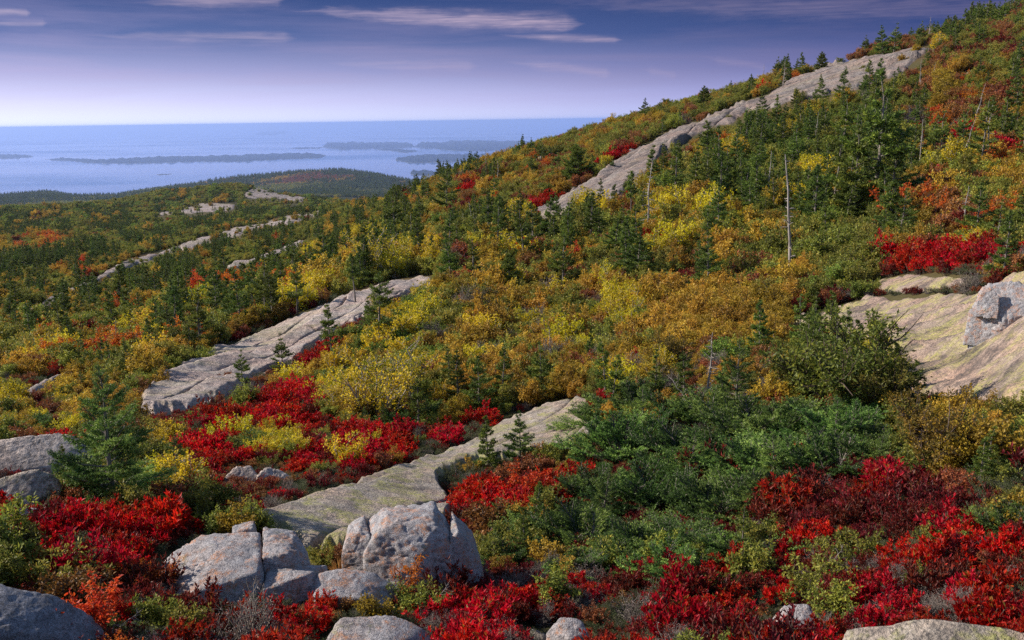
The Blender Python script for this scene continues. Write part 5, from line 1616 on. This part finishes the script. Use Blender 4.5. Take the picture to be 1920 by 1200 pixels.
# the mat of dwarf spruces: base px, base py, half width in px
KRUM = [(1195, 775, 95), (1300, 800, 80), (1420, 830, 115), (1560, 830, 110), (1640, 850, 70), (1160, 860, 95), (1290, 875, 110), (1430, 905, 120), (1560, 895, 110), (1110, 935, 80), (1220, 955, 115), (1345, 970, 115), (1460, 955, 90),
        (1000, 1010, 75), (1100, 1035, 105), (1215, 1055, 110), (1330, 1060, 95), (1160, 1080, 80), (960, 1040, 60), (1120, 800, 60), (1530, 800, 70), (1490, 820, 85), (1370, 870, 90), (1620, 880, 80),
        (1080, 1085, 90), (1250, 1095, 95), (1385, 1060, 85), (950, 1065, 60), (745, 800, 55), (800, 790, 60), (500, 855, 55), (460, 850, 40), (1895, 1010, 75), (1860, 850, 70), (1910, 900, 60), (60, 815, 45), (200, 1190, 50), (310, 965, 42)]

ITEMS = []        # (kind, xyz, scale, variant, px, py, size on the picture, label or None, lean)
for kind, bx, by, ty, var, lb, ln, sh in HERO:
    g0 = ground([bx], [by])[0]
    d = np.linalg.norm(g0)
    pl = KINDS[kind][var % len(KINDS[kind])]
    h = (by - ty) * d / FPX * 1.02
    ITEMS.append((kind, g0, h / pl.height, var, bx, by, 1e3 + (by - ty), lb, ln))
    if sh:
        LAND.append((bx, (by + ty) / 2, sh))
for i, (bx, by, wpx) in enumerate(KRUM):
    g0 = ground([bx], [by])[0]
    d = np.linalg.norm(g0)
    ITEMS.append(('krm', g0, wpx * d / FPX * 1.22, i, bx, by, 900, None, 0))

# everything else: a jittered grid over the hillside
def spacing(r):
    return np.clip(0.0165 * r, 0.185, 0.85) + np.maximum(0, r - 110) * 0.0038


def candidates(r0, r1, f=1.0, a0=-0.75, a1=0.75):
    out = []
    lr = math.log(r0)
    row = 0
    while math.exp(lr) < r1:
        r = math.exp(lr)
        s = float(spacing(r)) * f
        st = s / r
        a = np.arange(a0 + (row % 2) * st * .5, a1, st)
        n = len(a)
        a = a + G.uniform(-.42, .42, n) * st
        rr = r * (1 + G.uniform(-.42, .42, n) * st)
        out.append(np.stack([a, rr, np.full(n, s / f)], 1))
        lr += st
        row += 1
    return np.concatenate(out)


def seen(a, r, hgt):
    """could something this tall here rise above the ground in front of it"""
    t = t_lookup(a, np.log(r)) + hgt / r
    mxs = np.full(len(a), -9.0)
    for f in np.linspace(0, 1, 40):
        lr = np.log(4.0) + (np.log(r * .93) - np.log(4.0)) * f
        mxs = np.maximum(mxs, t_lookup(a, lr))
    return t > mxs


cand = candidates(3.3, 900)
a, r, s = cand.T
x, y = r * np.sin(a), r * np.cos(a)
z = tz(x, y)
px, py = proj(np.stack([x, y, z], 1))
ok = (px > -260) & (px < 2180) & (py < 1420) & (py > -80) & seen(a, r, np.where(r < 40, 1.2, 3.0))
rck = np.zeros(len(a), bool)
for k, p in enumerate(lowp):
    far_ = p[:, 1].max() < 600 and p[:, 0].max() < 820 and k > 13
    ins = in_poly(p, px, py)
    ins |= in_poly(p, px, py - (26 if k == 0 else 16 if k == 2 else 22 if k in (4, 5) else 10 if far_ else 5))
    if far_:
        ins |= in_poly(p, px, py - 5) | in_poly(p, px, py - 14)
    if k in (4, 5):
        ins |= in_poly(p, px, py - 11)
    rck |= ins & (G.random(len(a)) < (0.93 if far_ else 0.985 if k in (4, 5) else 0.99 if k == 0 else 1.0))
for p in CLEAR:
    rck |= in_poly(p, px, py)
ok &= ~rck
a, r, s, x, y, z, px, py = [v[ok] for v in (a, r, s, x, y, z, px, py)]
zi = np.zeros(len(a), int)
for k, zn in enumerate(ZONES):
    zi[in_poly(zn[0], px, py)] = k
RAD = {'red': .92, 'mar': .88, 'och': .92, 'yel': .92, 'olv': .88, 'grn': .88, 'org': .88, 'brn': .85, 'gry': .9, 'jun': 1.0, 'grs': .7}
gen = []
patchy = fbm2(px / 60, py / 35, 2, 77)
for i in range(len(a)):
    poly, mix, size, full = ZONES[zi[i]]
    u = RND.random()
    if u > full:
        continue
    ks = list(mix)
    ws = [mix[k] for k in ks]
    # neighbours tend to be of one kind
    q = (0.5 + 0.62 * float(patchy[i])) if RND.random() < .72 else RND.random()
    q = min(max(q, 0), .9999) * sum(ws)
    kind = ks[-1]
    for k, wv in zip(ks, ws):
        if q < wv:
            kind = k
            break
        q -= wv
    if kind == 'spr':
        h = RND.uniform(.9, 2.3) * (0.75 + 0.5 * RND.random()) * (1.0 if r[i] < 110 else min(2.2, 1 + (r[i] - 110) / 260))
        h = min(h, r[i] * float(np.interp(r[i], [5, 25, 45, 100, 300, 700], [.03, .045, .055, .024, .0075, .0045])) * RND.uniform(.7, 1.15)) if px[i] < 780 else min(h, .062 * r[i])
        scv = h
        if RND.random() < .12 and r[i] < 90:
            kind = 'spb'
        size_px = h / r[i]
    else:
        scv = s[i] * RAD[kind] * size * (RND.uniform(.55, 1.05) + .6 * RND.random() ** 3) * (1.06 if r[i] < 45 else .78 if px[i] < 780 else .92)
        size_px = scv * 1.2 / r[i]
    gen.append((kind, np.array([x[i], y[i], z[i]]), scv, RND.randrange(60), px[i], py[i], size_px, None, 0))
by = {}
for it in ITEMS + gen:
    by.setdefault(it[0], []).append(it)
LIMIT = 300
MASS = []
keepers = []
spr_all = sorted(by.get('spr', []) + by.get('spb', []) + by.get('bsh', []), key=lambda t: -t[6])
groups_ = {'spr': spr_all}
for k in by:
    if k not in ('spr', 'spb', 'bsh'):
        groups_[k] = sorted(by[k], key=lambda t: -t[6])
for k, lst in groups_.items():
    infr = [t for t in lst if t[7] or (-30 < t[4] < 1950 and -40 < t[5] < 1290)]
    top = infr[:LIMIT]
    ids = set(id(t) for t in top)
    keepers += [(j, t) for j, t in enumerate(top)]
    rest = [t for t in lst if id(t) not in ids]
    if rest:
        MASS.append((k, rest))

# describe each by what it stands beside
LAND = [l for l in LAND]
LANDA = np.array([(l[0], l[1]) for l in LAND], float)
cnt = {}
lab = []
used_names = set(t[7] for _, t in keepers if t[7])
smed = {}
for k in set(t[0] for _, t in keepers):
    smed[k] = np.percentile([t[2] for _, t in keepers if t[0] == k], [33, 67])
for j, t in keepers:
    if t[7]:
        lab.append(t[7])
        continue
    dx, dy = (t[4] - LANDA[:, 0]), (t[5] - LANDA[:, 1]) * 1.4
    i = int(np.argmin(dx * dx + dy * dy))
    ddx, ddy = dx[i], dy[i]
    dist = math.hypot(ddx, ddy)
    rel = ('left of' if ddx < 0 else 'right of') if abs(ddx) > abs(ddy) else ('behind' if ddy < 0 else 'in front of')
    near = 'close ' if dist < 70 else ('' if dist < 160 else 'well ')
    if rel in ('behind', 'in front of') and near == 'close ':
        near = 'just '
    szw = 'small ' if t[2] < smed[t[0]][0] else ('large ' if t[2] > smed[t[0]][1] else '')
    nm = 'dwarf spruce' if t[0] == 'krm' else NAMES[t[0]][0]
    if nm.startswith('small '):
        nm = nm[6:]
    lb_ = f'{szw}{nm} {near}{rel} {LAND[i][2]}'
    lab.append(lb_ if len(lb_.replace('-', ' ').split()) <= 16 else f'{nm} {rel} {LAND[i][2]}')
for l in lab:
    cnt[l] = cnt.get(l, 0) + 1
PROTO = {}
NPART = {'red': 60, 'mar': 40, 'och': 40, 'yel': 24, 'olv': 36, 'grn': 12, 'org': 12, 'brn': 24, 'gry': 20, 'jun': 20, 'spr': 130, 'krm': 40, 'sng': 60, 'fir': 10, 'oak': 10, 'amb': 10, 'ybr': 10, 'grs': 0}
for (j, t), l in zip(keepers, lab):
    kind, p, scv, var, qx, qy, sz, _, ln = t
    key = 'spr' if kind in ('spb', 'bsh') else kind
    parts = j < NPART.get(key, 10)
    loc = (p[0], p[1], p[2] - 0.02 * scv)
    lean = (0, 0)
    if ln:
        lean = (0, ln)
    elif kind in ('spr', 'spb', 'sng'):
        lean = (RND.gauss(0, .055), RND.gauss(0, .055))
    o = place(kind, loc, scv, 0.0 if ln else RND.uniform(0, 6.283), var, l, NAMES[kind][1], l if cnt[l] > 1 else None, parts, lean, RND.uniform(.9, 1.12) if not t[7] else 1.0)
    if not parts:
        PROTO.setdefault(kind, {}).setdefault(var % len(KINDS[kind]), o)
MNAME = {'red': ('crimson_heath', 'far crimson bushes scattered over the slopes'), 'mar': ('maroon_heath', 'far maroon bushes scattered over the slopes'), 'och': ('amber_shrubbery', 'far amber shrubs covering the hillsides'),
         'yel': ('yellow_shrubbery', 'far yellow birch shrubs over the hillsides'), 'olv': ('olive_shrubbery', 'far olive green shrubs covering the hillsides'), 'grn': ('green_shrubbery', 'far light green shrubs on the slopes'),
         'org': ('orange_shrubbery', 'far orange red shrubs on the slopes'), 'brn': ('russet_shrubbery', 'far russet shrubs on the slopes'), 'gry': ('bare_shrubbery', 'far leafless grey shrubs'), 'jun': ('juniper_shrubbery', 'far juniper mats'),
         'spr': ('spruce_forest', 'distant small spruces over the far slopes'), 'grs': ('dry_grass', 'dry tan grass tufts by the rocks')}
for k, rest in MASS:
    vs = list(PROTO.get(k, {}).values())
    if not vs or k not in MNAME:
        print('no prototype', k, len(rest))
        continue
    scatter_stuff(MNAME[k][0], k, np.array([t[1] for t in rest]) - [0, 0, .02], np.array([t[2] for t in rest]), G.uniform(0, 6.28, len(rest)), MNAME[k][1], vs)
print('plants', len(keepers), {k: len(v) for k, v in MASS})

# low heath between the bushes near the camera
cand = candidates(3.0, 34, 0.62)
a, r, s = cand.T
x, y = r * np.sin(a), r * np.cos(a)
z = tz(x, y)
px, py = proj(np.stack([x, y, z], 1))
ok = (px > -200) & (px < 2120) & (py < 1400)
for p in lowp + [np.array(c) for c in CLEAR[:8]]:
    ok &= ~in_poly(p, px, py)
P = np.stack([x, y, z], 1)[ok]
s = s[ok]
pick = np.clip(0.5 + .5 * fbm2(P[:, 0] / 1.2, P[:, 1] / 1.2, 3, 91) + G.normal(size=len(P)) * .16, 0, .999)
for nm, k, lo, hi, f, lb in [('heath_litter', 'gry', 0, .20, .50, 'low grey twigs between the bushes'), ('low_heath', 'mar', .20, .52, .50, 'low dark red heath between the bushes'),
                         ('low_juniper_cover', 'jun', .52, .78, .62, 'low green juniper cover between the bushes'), ('low_russet_cover', 'brn', .78, 1, .45, 'low russet scrub between the bushes')]:
    mk = (pick >= lo) & (pick < hi)
    vs = list(PROTO.get(k, {}).values())
    if vs and mk.sum():
        scatter_stuff(nm, k, P[mk], s[mk] * f * G.uniform(.7, 1.2, mk.sum()), G.uniform(0, 6.28, mk.sum()), lb, vs)
    else:
        print('no proto', k)

# forest on the far hills
lr_, aa_, pts, scs, isc = math.log(2200), 0, [], [], []
while math.exp(lr_) < 8000:
    rr_ = math.exp(lr_)
    st = .0034
    av = np.arange(-.72, .12, st)
    av = av + G.uniform(-.45, .45, len(av)) * st
    rv = rr_ * (1 + G.uniform(-.45, .45, len(av)) * st * 1.3)
    zv = hz(av, rv)
    g_ = zv > SEA + 2
    pts.append(np.stack([rv * np.sin(av), rv * np.cos(av), zv], 1)[g_])
    scs.append((rv * st)[g_])
    lr_ += st * 1.3
pts, scs = np.concatenate(pts), np.concatenate(scs)
px, py = proj(pts)
fsel = fbm2(pts[:, 0] / 300, pts[:, 1] / 450, 4, 61) + G.normal(size=len(pts)) * .22
warm = fbm2(pts[:, 0] / 700, pts[:, 1] / 900, 3, 66)
vis = (px > -250) & (px < 1200)
for nm, k, mk, f, lb in [('hill_conifers', 'spr', fsel < 0.16, 1.5, 'dark conifer forest on the far hills'), ('hill_olive_wood', 'olv', (fsel >= .16) & (warm < .12), .72, 'olive green broadleaf wood on the far hills'),
                       ('hill_amber_wood', 'och', (fsel >= .16) & (warm >= .12) & (warm < .42), .70, 'amber broadleaf wood on the far hills'), ('hill_russet_wood', 'brn', (fsel >= .16) & (warm >= .42), .75, 'russet broadleaf wood on the far hills')]:
    mk = mk & vis
    vs = list(PROTO.get(k, {}).values())
    if vs and mk.sum():
        scatter_stuff(nm, k, pts[mk], scs[mk] * f * G.uniform(.75, 1.25, mk.sum()), G.uniform(0, 6.28, mk.sum()), lb, vs)
# ------------------------------------------------------------------ the air between here and the islands
hm, ht, ho = new_mat('sea_haze')
vp = ht.new('ShaderNodeVolumePrincipled')
vp.inputs['Color'].default_value = (0.40, 0.54, 0.95, 1)
vp.inputs['Density'].default_value = 4.4e-5
vp.inputs['Anisotropy'].default_value = 0.25
ht.l.new(vp.outputs[0], ho.inputs['Volume'])
bb = bmesh.new()
bmesh.ops.create_cube(bb, size=1.0)
hme = bpy.data.meshes.new('haze')
bb.to_mesh(hme)
bb.free()
hme.materials.append(hm)
hzo = link('haze', hme, kind='stuff', label='thin blue sea haze over the bay and islands')
ztop = 26.0
hzo.scale = (222000, 222000, ztop - (SEA - 1.0))
hzo.location = (0, 0, (ztop + SEA - 1.0) / 2)
